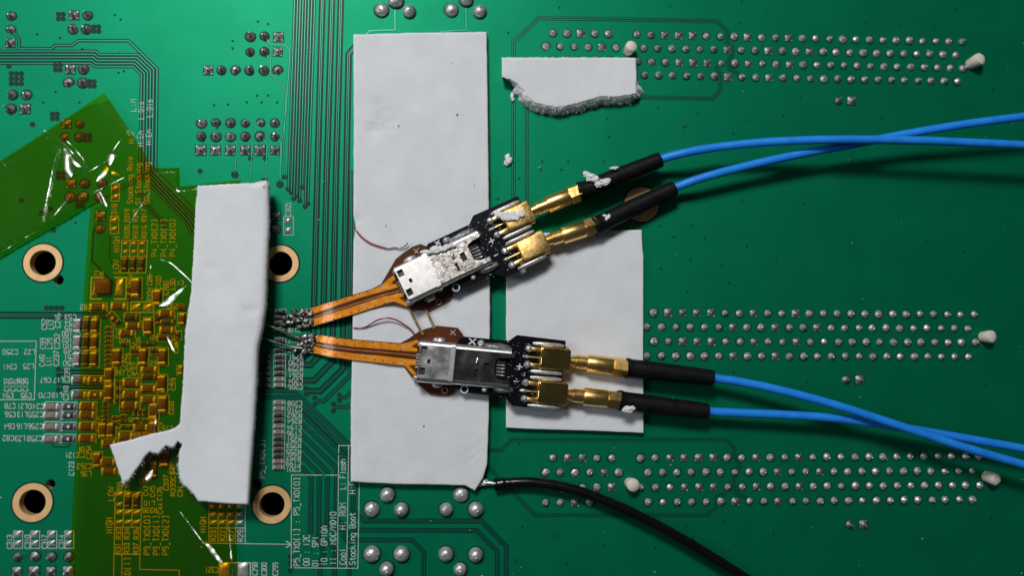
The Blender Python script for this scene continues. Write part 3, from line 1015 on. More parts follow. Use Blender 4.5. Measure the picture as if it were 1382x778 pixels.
def text(s, cx, cy, rot, h, L, w=0.95):
    """silkscreen string; rot 'u' reads upwards, 'd' is turned half round, 'r' reads to the right"""
    n = len(s)
    adv = L / (n - 0.25)
    gw = adv * 0.72 / 4
    gh = h / 6
    mb = MB()
    zi = 0
    for i, ch in enumerate(s):
        if ch == ' ': continue
        for st in glyph(ch):
            pl = []
            for gx, gy in st:
                X = -L / 2 + i * adv + gx * gw
                Y = -h / 2 + gy * gh
                if rot == 'u': q = (cx - Y, cy - X)
                elif rot == 'd': q = (cx - X, cy + Y)
                else: q = (cx + X, cy - Y)
                pl.append(q)
            zi += 1
            if pl[0] == pl[-1]:
                pl[-1] = (pl[-1][0] + 0.01, pl[-1][1] + 0.01)
            add_ribbon(mb, pl, w, SILK_Z[0] + 0.03 * (zi % 4))
    link('silkscreen_text', mb.mesh('silkscreen_text', ['silkscreen'], False), board)

for a in (("L:M", 180, 142, 'u', 7, 16), ("L:Dis", 190.5, 149, 'u', 7, 23), ("L:Dis", 202, 146, 'u', 7, 23), ("H:En", 189, 187, 'u', 7, 20), ("H:En", 200.5, 185, 'u', 7, 20), ("H:S", 177, 186, 'u', 7, 14),
          ("Stacking Role", 175.5, 243, 'u', 7, 63), ("S1 Stacking", 186.5, 248, 'u', 7, 55), ("S0 Stacking", 198, 247, 'u', 7, 56), ("C318", 154, 285, 'u', 7, 19),
          ("R320 R319", 171.5, 302, 'u', 6.5, 39), ("R318 R315", 183, 302, 'u', 6.5, 39), ("R316 R317", 194.5, 302, 'u', 6.5, 39), ("HIGH", 157.5, 330, 'u', 8, 20), ("LOW", 156.5, 360, 'u', 8, 18),
          ("P4_TXD[2]", 208.5, 321, 'u', 7.5, 50), ("P4_TXD[1]", 221, 321, 'u', 7.5, 50), ("P4_TXD[0]", 233, 321, 'u', 7.5, 50),
          ("R24", 176.5, 377, 'u', 6, 13), ("C86", 202, 378, 'u', 6.5, 14), ("R334", 202, 398, 'u', 6.5, 19), ("C103", 214, 382, 'u', 6.5, 18), ("C280", 224, 389, 'u', 6.5, 18), ("L30", 233, 384, 'u', 6.5, 14), ("C41", 241, 382, 'd', 6, 13),
          ("C290", 236, 413.5, 'd', 6.5, 20), ("C82", 115.5, 415, 'd', 6.5, 14), ("R2", 133, 369, 'd', 6, 12),
          ("C52", 60, 438, 'u', 7, 14), ("L12", 69, 438.5, 'u', 7, 12), ("C246", 78, 433, 'u', 7, 19), ("C99", 58, 464, 'u', 7, 14), ("L29", 67, 464, 'u', 7, 14), ("C252", 77, 461, 'u', 7, 20),
          ("C48", 57, 487, 'u', 7, 15), ("L11", 66, 488, 'u', 7, 11), ("C237", 76, 484, 'u', 7, 20),
          ("C53", 95, 428, 'd', 6.2, 15), ("C54", 95, 436, 'd', 6.2, 15), ("C55", 95, 443.5, 'd', 6.2, 15), ("C100", 93, 451, 'd', 6.2, 18), ("C102", 93, 459, 'd', 6.2, 18), ("C101", 93, 467, 'd', 6.2, 18),
          ("C49", 94, 474.5, 'd', 6.2, 15), ("C51", 94, 482.5, 'd', 6.2, 15), ("C50", 93, 491, 'd', 6.2, 15),
          ("C250", 14, 475.5, 'd', 6.5, 20), ("L22", 40, 475.5, 'd', 6.5, 14), ("C241", 13, 495.5, 'd', 6.5, 18), ("L25", 38.5, 495, 'd', 6.5, 14),
          ("C132", 9, 520, 'u', 6.5, 17), ("C137", 17.5, 520, 'u', 6.5, 17), ("C138", 26, 520, 'u', 6.5, 17), ("C139", 34.5, 520, 'u', 6.5, 17), ("C94", 10.5, 534.5, 'd', 6.2, 14), ("C95", 35.5, 534.5, 'd', 6.2, 14),
          ("C67", 61.5, 513.5, 'd', 6.5, 14), ("L17", 79, 513.5, 'd', 6.5, 13), ("C239", 90.5, 507, 'u', 6.5, 19), ("C70", 60, 534, 'd', 6.5, 15), ("L18", 77, 534, 'd', 6.5, 13), ("C248", 89, 531, 'u', 6.5, 19),
          ("C78", 13.5, 548.5, 'd', 6.8, 14), ("L21", 30, 549, 'd', 6.8, 12.5), ("C240", 48.5, 549, 'd', 6.8, 20), ("C56", 13.5, 560, 'd', 6.8, 14), ("L13", 30, 560, 'd', 6.8, 12.5), ("C255", 48, 560, 'd', 6.8, 20),
          ("C64", 12.5, 576, 'd', 6.8, 14), ("L16", 29, 576, 'd', 6.8, 12.5), ("C256", 47.5, 576, 'd', 6.8, 20), ("C82", 11, 592, 'd', 6.8, 15), ("L23", 27, 592.5, 'd', 6.8, 13), ("C258", 47, 592.5, 'd', 6.8, 20),
          ("C121", 97, 615, 'd', 6.5, 18), ("C123", 96.5, 633, 'u', 6.8, 18), ("L35", 110.5, 611, 'u', 6.5, 14), ("C254", 120, 611, 'u', 6.5, 18), ("C262", 113.5, 630, 'd', 6.8, 19), ("L36", 116, 640, 'd', 6.8, 14),
          ("LOW", 150, 667, 'u', 8, 19), ("HIGH", 147.5, 710, 'u', 8.5, 20), ("R33", 161.5, 658, 'u', 6.5, 12), ("C10", 171.5, 658, 'u', 6.5, 13),
          ("C47", 197, 663, 'u', 6, 13), ("C45", 206, 664, 'u', 6, 14), ("L10", 201.5, 680, 'd', 6, 14), ("R338", 202, 689.5, 'd', 6.3, 19), ("C126", 215.5, 667, 'u', 6.3, 18), ("C44", 216.5, 687, 'u', 6.3, 14),
          ("C337", 224, 652, 'u', 6.3, 20), ("R335C34", 233.5, 651, 'u', 6.3, 38), ("C34", 243, 664, 'u', 6.3, 13), ("C37", 232, 633, 'u', 6, 14),
          ("P9_TXD[0]", 198.5, 723, 'u', 8.2, 53), ("P9_TXD[1]", 211, 723, 'u', 8.2, 53), ("P9_TXD[2]", 223.5, 723, 'u', 8.2, 53), ("R32", 160, 721, 'u', 6.8, 15), ("R34", 171.5, 721, 'u', 6.8, 15), ("R36", 184, 721, 'u', 6.8, 15),
          ("R31", 159.5, 741, 'u', 6.8, 14), ("R33", 171, 741, 'u', 6.8, 14), ("R37", 183.5, 741, 'u', 6.8, 14), ("P9_TXD[1]", 172, 780, 'u', 8.2, 53),
          ("HIGH", 274, 709, 'u', 8, 20), ("R23", 288, 724, 'u', 6.8, 14), ("R22", 300.5, 724, 'u', 6.8, 14), ("R27", 312.5, 724, 'u', 6.8, 14), ("R29", 324.5, 724, 'u', 6.8, 15), ("C321", 285.5, 770, 'd', 7, 17),
          ("C298", 344, 768.5, 'u', 6.8, 17), ("C300", 356.5, 769, 'u', 6.8, 17), ("C299", 371.5, 769, 'u', 6.8, 17),
          ("C313", 13, 732, 'u', 7, 18), ("C310", 37, 732, 'u', 7, 18), ("C317", 60, 732, 'u', 7, 18), ("C314", 83, 732, 'u', 7, 18),
          ("P5_TXD[3]", 354, 620, 'u', 7.5, 52), ("C305", 389, 283, 'u', 7, 18),
          ("P5_TXD[1] : P5_TXD[0]", 400.5, 705, 'u', 8, 119), ("00 : I2C", 413.5, 743.5, 'u', 8, 41), ("01 : SPI", 425.5, 745, 'u', 8, 40), ("10 : GPIOA", 437.5, 737.5, 'u', 8, 53), ("11 : MDC/MDIO", 449.5, 727.5, 'u', 8, 71),
          ("Cool", 462.5, 752, 'u', 8, 21), ("H: ROM", 462.5, 697.5, 'u', 8, 35), ("L: Flash", 462.5, 641, 'u', 8, 40), ("Stacking Boot", 475.5, 728, 'u', 8, 70), ("H:F", 475.5, 659, 'u', 8, 16)):
    text(*a)
for s_, y_ in (("R291", 482.5), ("R290", 490.3), ("R259", 498.5), ("R261", 507), ("C204", 515), ("C206", 523), ("C208", 545), ("C210", 553), ("R262", 561), ("R264", 569), ("C194", 577.8), ("C196", 586),
               ("R251", 594), ("R253", 602), ("R255", 610.5), ("R257", 618.3), ("C199", 626), ("C201", 634)):
    text(s_, 399.5 - (y_ - 482) * 0.025, y_, 'd', 6, 19)
for s_, y_ in (("R114", 427), ("R115", 437), ("R118", 446), ("R117", 460), ("R292", 473)):
    text(s_, 397, y_, 'd', 5.5, 15)
for a in (("C47", 159, 450, 'u', 5.5, 13), ("R28", 168, 460.5, 'd', 5.2, 14), ("C26", 186.5, 462, 'u', 5.2, 13), ("R21", 167, 484, 'u', 5.5, 13), ("C29", 173, 484, 'u', 5.5, 13),
          ("C13", 163, 497.5, 'd', 5.5, 16), ("C68", 161, 504, 'd', 5, 12), ("C63", 175, 499, 'u', 5.5, 18), ("C32", 182, 498, 'u', 5.5, 16), ("C14", 187, 506, 'd', 5, 14), ("R42", 205, 489, 'd', 5, 15),
          ("C59", 234, 519, 'u', 5.5, 16), ("L43", 229, 519, 'u', 5.5, 14), ("C203", 231.5, 551, 'u', 5.5, 17), ("C38", 238, 470, 'u', 5.2, 14), ("R40", 210, 456, 'd', 5, 14), ("C31", 232, 462, 'd', 5, 12),
          ("C18", 133, 565, 'd', 5.2, 12), ("R17", 135, 577, 'u', 5.2, 13), ("C27", 160, 572, 'u', 5.2, 13), ("C20", 180, 567, 'd', 5, 12), ("R19", 216, 578, 'u', 5.2, 14), ("C15", 226, 578, 'd', 5.2, 13), ("C11", 176, 466, 'd', 5, 12)):
    text(*a, 0.85)
silk_lines('silkscreen_outline', [[(-60, 461), (49, 461), (46.5, 540), (-60, 540)]], 1.0)
silk_lines('silkscreen_outline', [[(393, 768), (393.3, 641.8), (435, 642)], [(438.5, 642), (456, 642)], [(457.3, 601.5), (457, 612)], [(457, 615), (455.5, 767)], [(457, 602), (480, 602)], [(470.5, 603), (468, 767)],
                                  [(485, 650), (483, 768)], [(397, 767.3), (483.5, 768)]], 0.9)

# dust lying on the board
rg = random.Random(11)
mb = MB()
for k in range(120):
    x, y = rg.uniform(0, 1382), rg.uniform(0, 778)
    r_ = rg.uniform(0.25, 0.75)
    mb.blob(at(x, y, 0.5), (r_ * rg.choice((1, 1, 2.2)) / 100, r_ / 100, 0.004), 0, 1, 0.4, 2, k)
d_ = link('dust', mb.mesh('dust', ['dust'], 80), board)
d_['kind'] = 'stuff'

# ------------------------------------------------------------------ foam pads
def sstep(a, b_, x):
    t = min(1, max(0, (x - a) / (b_ - a)))
    return t * t * (3 - 2 * t)

def foam(name, poly, ztop, zbot, base_px, label, soft=2.5, cell=9.0, torn=None, dents=(), jit=0.7, seed=1.0, extra=()):
    """sheet of soft foam; poly is its upper outline in plan, torn(px,py)->outward reach of a ripped flank"""
    pl = densify(poly, 3.0, jit * 0.55, seed, True, 0.07)
    n = len(pl)
    # inset top loop so the rim rounds over
    P = [Vector(p) for p in pl]
    area = sum(P[i].x * P[(i + 1) % n].y - P[(i + 1) % n].x * P[i].y for i in range(n))
    sg = 1 if area > 0 else -1
    nor = []
    for i in range(n):
        d = P[(i + 1) % n] - P[i - 1]
        nor.append(Vector((d.y, -d.x)).normalized() * sg)
    if torn:
        for i in range(n):
            if torn(P[i].x, P[i].y) > 0.5:
                q_ = (0.9 if torn is torn_c else 0.7) * fb3(Vector((P[i].x * 0.22, P[i].y * 0.22, seed)))
                P[i] = P[i] + nor[i] * q_
    zt = ztop if callable(ztop) else (lambda x, y: ztop)
    zb = zbot if callable(zbot) else (lambda x, y: zbot)
    def surf(x, y):
        z = zt(x, y) + 0.35 * fbm(Vector((x, y, seed)), 0.03, 3)
        for (dx, dy, dr, dd) in dents:
            q = math.hypot(x - dx, y - dy) / dr
            if q < 1.5: z -= dd * math.exp(-q * q * 2.2) * (1 + 0.7 * noise.noise(Vector((x, y, 9)) * 0.16))
        return z
    sf = [soft(p.x, p.y) if callable(soft) else soft for p in P]
    inner = [(P[i].x - nor[i].x * sf[i], P[i].y - nor[i].y * sf[i]) for i in range(n)]
    bm = poly_tris(inner, (), cell)
    bm.verts.index_update()
    mb = MB()
    vv = []
    for q in bm.verts:
        vv.append(at(q.co.x, q.co.y, surf(q.co.x, q.co.y)))
    fl = []
    for q in bm.faces:
        ids = [p.index for p in q.verts]
        a_, b_, c_ = vv[ids[0]], vv[ids[1]], vv[ids[2]]
        if (b_ - a_).cross(c_ - a_).z < 0: ids.reverse()
        fl.append(tuple(ids))
    mb.add(vv, fl, 0)
    bm.free()
    rings = []
    def ringpts(off, zf, rag=0.0, dz=None):
        out = []
        for i in range(n):
            r_ = rag * fbm(Vector((P[i].x * (2 if torn else 1), P[i].y * (2 if torn else 1), zf * 5 + seed)), 0.16, 4)
            tr = torn(P[i].x, P[i].y) if torn else 0.0
            o = off * sf[i] + r_ * (1 + tr * 0.12) + tr * (1 - zf) ** 0.8
            x = P[i].x + nor[i].x * o; y = P[i].y + nor[i].y * o
            zt_ = surf(P[i].x, P[i].y); zb_ = zb(P[i].x, P[i].y)
            z = zb_ + (zt_ - zb_) * (1 - dz * sf[i] if dz is not None else min(zf, 1 - 0.06 * sf[i]))
            if tr and zf < 0.93: z += 1.1 * fb3(Vector((P[i].x * 0.42, P[i].y * 0.42, zf * 1.3 + seed)))
            out.append(at(x, y, z))
        return out
    rings = [ringpts(-1, 1.0), ringpts(-0.62, 1, 0, 0.004), ringpts(-0.35, 1, 0, 0.013), ringpts(-0.15, 1, 0, 0.028), ringpts(-0.04, 1, 0, 0.05)]
    rings += [ringpts(0, zf_, 1.1 if torn else 0.4) for zf_ in ((0.86, 0.74, 0.62, 0.50, 0.38, 0.26, 0.13, 0.0) if torn else (0.72, 0.48, 0.22, 0.0))]
    # match first ring to the inner loop surface
    rings[0] = [at(inner[i][0], inner[i][1], surf(*inner[i])) for i in range(n)]
    k0 = len(mb.v)
    v = [p for r_ in rings for p in r_]
    f = []; 
    for r_ in range(len(rings) - 1):
        for i in range(n):
            j = (i + 1) % n
            q = (r_ * n + i, r_ * n + j, (r_ + 1) * n + j, (r_ + 1) * n + i)
            f.append(q if sg < 0 else q)
    tm = []
    mb.add(v, f, 0)
    if torn:
        base = len(mb.m) - len(f)
        for r_ in range(4, len(rings) - 1):
            for i in range(n):
                if torn(P[i].x, P[i].y) > 0.5: mb.m[base + r_ * n + i] = 1
    mb.add(rings[-1], [tuple(range(n))], 0)
    if torn:
        rg = random.Random(int(seed * 10))
        for i in range(n):
            if torn(P[i].x, P[i].y) > 0.5:
                for q_ in range(1):
                    a_ = rings[rg.randrange(4, len(rings) - 1)][i]
                    d_ = Vector((nor[i].x + rg.uniform(-.7, .7), -nor[i].y + rg.uniform(-.7, .7), rg.uniform(-.5, .4))).normalized()
                    L_ = rg.uniform(0.015, 0.05)
                    mb.tube([a_ - d_ * 0.01, a_ + d_ * L_ * .6, a_ + d_ * L_ + Vector((0, 0, rg.uniform(-.01, .01)))], [rg.uniform(.003, .007), .003, .001], 5, 1, False)
    for e in extra:
        e(mb)
    bp_ = at(base_px[0], base_px[1], zb(*base_px))
    o = build_at(mb, name, ['white_foam', 'torn_foam'], bp_, 60)
    bmm = bmesh.new(); bmm.from_mesh(o.data)
    bmesh.ops.recalc_face_normals(bmm, faces=bmm.faces[:])
    bmm.to_mesh(o.data); bmm.free()
    tag(o, label, 'foam pad', 'white foam pads laid on the board')
    return o

fa = foam('foam_pad', [(477, 46.5), (560, 44), (657, 43), (658.5, 150), (660, 280), (661.5, 420), (660, 560), (657.5, 628), (652, 646), (641, 663),
                  (628, 656), (590, 655), (530, 654), (473.5, 651), (473.5, 560), (476, 440), (477, 330), (480, 303), (477, 292), (477.5, 160)],
     15, 0.8, (567, 350), 'large tall white foam pad under both orange flex cables', soft=2.0, seed=1.3,
     dents=((512, 138, 12, 1.6), (520, 154, 18, 2.0), (506, 175, 15, 2.4), (528, 168, 20, 1.2), (545, 186, 14, 1.0), (484, 296, 9, 2.2), (570, 78, 16, 0.6), (640, 610, 24, 0.8)), jit=0.6, cell=6.0)
for k, (x, y, r_) in enumerate(((617, 155, 1.2), (538, 170, 0.8), (572, 576, 0.9), (521, 305, 0.7), (548, 372, 0.6), (610, 85, 0.5), (500, 480, 0.6), (640, 250, 0.6))):
    mb = MB(); mb.blob(at(x, y, 15.2), (r_ / 100, r_ * 1.5 / 100, 0.004), 0, 2, 0.6, 2, k)
    child_world(mb, 'speck', ['dark_speck'], fa, 80)
foam('foam_pad', [(683, 345), (683, 318), (760, 313), (866, 310.5), (867, 338), (868.5, 345), (868, 460), (868.5, 585), (800, 582), (730, 580), (683, 578), (683, 450)],
     10, 0.8, (775, 450), 'square white foam pad under the gold coaxial connectors', soft=1.4, seed=4.1, jit=0.6,
     dents=((790, 565, 26, 0.7), (840, 572, 20, 0.8), (740, 560, 30, 0.5)))
def torn_c(x, y):
    e = sstep(104, 118, y) * 12 if x < 850 else sstep(108, 122, y) * 8
    return e if y > 104 else 0
foam('foam_pad', [(677, 77.5), (760, 77.5), (858, 78), (859, 105), (858.5, 126), (845, 129), (828, 130.5), (812, 130), (798, 134), (782, 139), (765, 143), (750, 144.5), (735, 142), (722, 138),
                  (712, 131), (707, 122), (698, 113), (688, 107), (677.5, 104)],
     19, 0.8, (765, 105), 'small white foam pad with torn lower edge beside the upper pin rows', soft=1.2, cell=7, torn=torn_c, seed=8.2, jit=0.9)

# narrow pad on the tape, with a ripped flap at its lower left
def zt_d(x, y):
    return 32 + 14 * sstep(250, 350, x) + 2.5 * math.sin(y * 0.018) - 3 * sstep(240, 160, x)
def zb_d(x, y):
    return 14 + 12 * sstep(265, 350, x)
def torn_d(x, y):
    return 1.2 if (x < 262 and y > 603 - max(0, 200 - x) * 0 and y < 684 and x > 165) else 0
foam('foam_pad', [(267, 251), (300, 249), (340, 247), (360, 243.5), (364, 249), (364.5, 300), (362, 360), (361, 410), (357, 440), (350, 470), (348, 520), (345, 570), (341, 620), (336, 682),
                  (300, 680), (268, 677), (262, 668), (254, 660), (248, 655), (244, 648), (241.5, 630), (243, 612), (246, 600), (243, 599), (240, 596), (237, 601), (232, 605), (224, 602), (219, 607), (213, 613), (206, 612), (202, 610), (196, 616),
                  (190, 626), (182, 637), (176, 646), (167, 654), (161, 638), (155, 620), (148, 601), (170, 596), (195, 589), (225, 582), (236, 578.5), (243, 572), (247, 520), (250, 450), (258, 395), (262, 330), (264, 280)],
     zt_d, zb_d, (300, 460), 'narrow wavy white foam pad with ripped flap lying over the amber tape', soft=lambda x, y: 2.2 + 7 * sstep(330, 342, x), torn=torn_d, seed=2.7, jit=0.7,
     dents=((338, 420, 12, 2.5), (288, 362, 10, 1.5), (300, 395, 30, 0.8)))

# loose crumbs of foam
def crumb(px, py, z, lobes, label, amp=0.55, s=1.0):
    mb = MB()
    for i, (dx, dy, rx, ry, rz) in enumerate(lobes):
        mb.blob(at(px + dx, py + dy, z + rz * .5), (rx / 100 * s, ry / 100 * s, rz / 100 * s), 0, 4, amp * 0.7, 1.5, px * .37 + i * 3.1, 3)
    o = build_at(mb, 'foam_crumb', ['foam_fluff'], at(px, py, z), 60)
    tag(o, label, 'foam crumb', 'crumbs torn off the foam')
    return o
crumb(685, 215, 1.5, [(0, -3, 4, 4, 3), (1, 2, 5, 5, 3.5), (-1, 5, 3.5, 4, 2.5), (3, 0, 3, 3, 2)], 'white foam crumb on bare green board above the upper adapter')
crumb(691, 130, 1.5, [(0, 0, 2.2, 5, 2.5), (1, 4, 2, 3, 2)], 'sliver of foam hanging below the torn foam pad')

# ------------------------------------------------------------------ amber tape
def tape(poly, zf, base_px, label, cell=4.0):
    pl = densify(poly, 8.0, 0.4, 3.3)
    bm = poly_tris(pl, (), cell)
    bm.verts.index_update()
    mb = MB()
    vv = [at(q.co.x, q.co.y, zf(q.co.x, q.co.y)) for q in bm.verts]
    fl = []
    for q in bm.faces:
        ids = [p.index for p in q.verts]
        if (vv[ids[1]] - vv[ids[0]]).cross(vv[ids[2]] - vv[ids[0]]).z < 0: ids.reverse()
        fl.append(tuple(ids))
    mb.add(vv, fl)
    bm.free()
    o = build_at(mb, 'adhesive_tape', ['amber_tape'], at(base_px[0], base_px[1], 0), 80)
    tag(o, label, 'tape', 'strips of amber tape')
    return o
def edge_drop(poly, x, y, reach):
    p = Vector((x, y)); best = 1e9
    for i in range(len(poly)):
        a_ = Vector(poly[i]); b_ = Vector(poly[(i + 1) % len(poly)])
        t = max(0, min(1, (p - a_).dot(b_ - a_) / (b_ - a_).length_squared))
        best = min(best, (p - a_.lerp(b_, t)).length)
    return sstep(0, reach, best)
TA = [(-80, 270), (-20, 230), (60, 178), (141, 125), (176, 178), (207, 226), (160, 252), (118, 277), (60, 311), (-20, 357), (-80, 391)]
TB = [(122, 275), (150, 257), (180, 240), (205, 226.5), (242, 226), (242.5, 251.5), (325, 243), (323, 300), (321, 500), (318.5, 690), (320, 830), (93, 830), (95.5, 740), (97, 690), (103, 600), (106, 540), (110.5, 450), (113, 395), (117, 340)]
def z_a(x, y):
    w_ = Vector((x, y, 0))
    r = 10.0 + 0.6 * fbm(w_, 0.014, 2)
    # long soft ridges radiating from the pinched fold near its tip
    for (ax, ay, bx, by, hh, ww) in ((84, 205, 62, 300, 0.7, 4), (58, 176, 118, 232, 0.45, 3.5), (150, 214, 172, 180, 0.7, 4), (88, 280, 70, 320, 0.5, 5), (120, 232, 160, 205, 0.6, 4)):
        a_ = Vector((ax, ay)); b_ = Vector((bx, by)); p = Vector((x, y))
        t = max(0, min(1, (p - a_).dot(b_ - a_) / (b_ - a_).length_squared))
        q = (p - a_.lerp(b_, t)).length / ww
        r += hh * math.exp(-q * q)
    base = 9.3 * sstep(285, 235, y) * sstep(115, 135, x)       # where it lies over the upright strip
    e = edge_drop(TA, x, y, 4.0)
    return max(1.6 + base * 0.9, 1.6 + (r - 1.6) * e)
def z_b(x, y):
    z = 8.8 + 0.3 * fbm(Vector((x, y, 5)), 0.018, 2)
    for (ax, ay, bx, by, hh, ww) in ((222, 352, 262, 392, 0.7, 4), (205, 262, 168, 320, 0.4, 6), (300, 700, 318, 778, 0.5, 3.5)):
        a_ = Vector((ax, ay)); b_ = Vector((bx, by)); p = Vector((x, y))
        t = max(0, min(1, (p - a_).dot(b_ - a_) / (b_ - a_).length_squared))
        q = (p - a_.lerp(b_, t)).length / ww
        z += hh * math.exp(-q * q)
    e = edge_drop(TB, x, y, 4.0) if x > 135 else 1.0
    e = max(e, sstep(395, 415, y) * (1 - sstep(650, 672, y)))
    return 1.4 + (z - 1.4) * e
tape_b = tape(TB, z_b, (200, 500), 'wide upright strip of clear amber tape over the small chips')
tape_a = tape(TA, z_a, (100, 230), 'diagonal strip of clear amber tape at the left edge, pinched into folds')

def glint_crease(par, pts, z, name='crease', bendk=0.28):
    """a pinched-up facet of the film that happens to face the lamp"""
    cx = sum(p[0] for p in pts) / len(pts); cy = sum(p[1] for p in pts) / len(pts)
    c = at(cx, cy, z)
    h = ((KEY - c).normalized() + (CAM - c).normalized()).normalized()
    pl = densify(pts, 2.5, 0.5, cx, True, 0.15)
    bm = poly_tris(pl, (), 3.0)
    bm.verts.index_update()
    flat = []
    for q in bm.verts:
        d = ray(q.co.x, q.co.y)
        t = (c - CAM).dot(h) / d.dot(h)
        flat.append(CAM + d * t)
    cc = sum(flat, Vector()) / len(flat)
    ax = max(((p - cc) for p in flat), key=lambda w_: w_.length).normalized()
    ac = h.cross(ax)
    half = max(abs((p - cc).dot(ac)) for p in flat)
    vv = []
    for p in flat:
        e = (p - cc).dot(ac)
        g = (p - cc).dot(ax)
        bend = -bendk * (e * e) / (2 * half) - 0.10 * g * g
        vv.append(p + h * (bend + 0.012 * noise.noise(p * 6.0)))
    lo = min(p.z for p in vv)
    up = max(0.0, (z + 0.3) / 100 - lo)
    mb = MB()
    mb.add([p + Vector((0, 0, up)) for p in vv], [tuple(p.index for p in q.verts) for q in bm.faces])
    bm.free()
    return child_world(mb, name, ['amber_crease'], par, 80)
glint_crease(tape_a, [(88, 201), (95, 204), (98, 216), (103, 230), (98, 240), (91, 241), (88, 228), (86, 212)], 11)
glint_crease(tape_a, [(95, 208), (101, 217), (112, 226), (104, 225), (97, 217)], 12)
glint_crease(tape_a, [(146, 209), (163, 210), (156, 215), (150, 225), (147, 219)], 12)
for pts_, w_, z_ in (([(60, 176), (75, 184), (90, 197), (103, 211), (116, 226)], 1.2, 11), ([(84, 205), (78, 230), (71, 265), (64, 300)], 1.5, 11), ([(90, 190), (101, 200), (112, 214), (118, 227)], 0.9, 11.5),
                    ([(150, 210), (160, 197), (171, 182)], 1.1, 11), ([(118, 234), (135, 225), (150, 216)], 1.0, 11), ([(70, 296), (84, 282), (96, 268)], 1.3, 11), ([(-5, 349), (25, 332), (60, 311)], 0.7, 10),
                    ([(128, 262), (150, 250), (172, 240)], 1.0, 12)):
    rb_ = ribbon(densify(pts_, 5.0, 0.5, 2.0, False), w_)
    glint_crease(tape_a, [tuple(l) for l, r in rb_] + [tuple(r) for l, r in reversed(rb_)], z_, 'wrinkle', 0.5)
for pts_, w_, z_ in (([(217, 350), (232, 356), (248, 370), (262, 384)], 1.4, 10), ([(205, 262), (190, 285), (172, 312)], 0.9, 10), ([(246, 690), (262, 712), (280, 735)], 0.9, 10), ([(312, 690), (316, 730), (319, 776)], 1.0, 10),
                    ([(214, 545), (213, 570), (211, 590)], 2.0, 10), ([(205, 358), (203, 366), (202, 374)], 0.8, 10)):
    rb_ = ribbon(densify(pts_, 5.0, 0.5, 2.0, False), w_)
    glint_crease(tape_b, [tuple(l) for l, r in rb_] + [tuple(r) for l, r in reversed(rb_)], z_, 'wrinkle', 0.5)
glint_crease(tape_b, [(143, 224), (148, 228), (145, 236), (138, 245), (131, 246), (135, 236)], 8.2, 'crease', 0.2)
glint_crease(tape_b, [(151, 231), (163, 236), (158, 239), (152, 236)], 8.2, 'crease', 0.2)
glint_crease(tape_b, [(130, 262), (142, 258), (147, 270), (146, 280), (138, 274)], 9.6, 'crease', 0.9)
glint_crease(tape_b, [(214, 410), (222, 408), (240, 396), (255, 385), (246, 396), (236, 408), (228, 414), (218, 414)], 10)
glint_crease(tape_b, [(225, 453), (229, 457), (238, 476), (233, 472)], 10)
glint_crease(tape_b, [(276, 728), (282, 727), (290, 740), (303, 758), (298, 758), (287, 746)], 5)
glint_crease(tape_b, [(196, 642), (208, 634), (206, 648), (200, 650)], 9)

# ------------------------------------------------------------------ flex circuits
def strip_sheet(mb, poly, zf, thick, mi=0, cell=6.0, lift=0.0):
    pl = densify(poly, 4.0)
    bm = poly_tris(pl, (), cell)
    bm.verts.index_update()
    vv = [at(q.co.x, q.co.y, zf(q.co.x, q.co.y) + lift) for q in bm.verts]
    fl = []
    for q in bm.faces:
        ids = [p.index for p in q.verts]
        if (vv[ids[1]] - vv[ids[0]]).cross(vv[ids[2]] - vv[ids[0]]).z < 0: ids.reverse()
        fl.append(tuple(ids))
    mb.add(vv, fl, mi)
    bm.free()
    if thick:
        n = len(pl)
        v = [at(x, y, zf(x, y) + lift) for x, y in pl] + [at(x, y, zf(x, y) + lift - thick) for x, y in pl]
        mb.add(v, [(i, (i + 1) % n, (i + 1) % n + n, i + n) for i in range(n)], mi)

def surf_ribbon(mb, pts, width, zf, lift, mi=0):
    pts = densify(pts, 4.0, closed=False)
    rb = ribbon(pts, width)
    v = []
    for l, r in rb:
        v.append(at(l.x, l.y, zf(l.x, l.y) + lift)); v.append(at(r.x, r.y, zf(r.x, r.y) + lift))
    mb.add(v, [(2 * i, 2 * i + 2, 2 * i + 3, 2 * i + 1) for i in range(len(rb) - 1)], mi)

def zflex(x, y):
    return 6.0 + 13.0 * sstep(415, 490, x) + 1.6 * math.sin((x - 430) * 0.075) * sstep(430, 450, x) * (1 - sstep(515, 540, x))

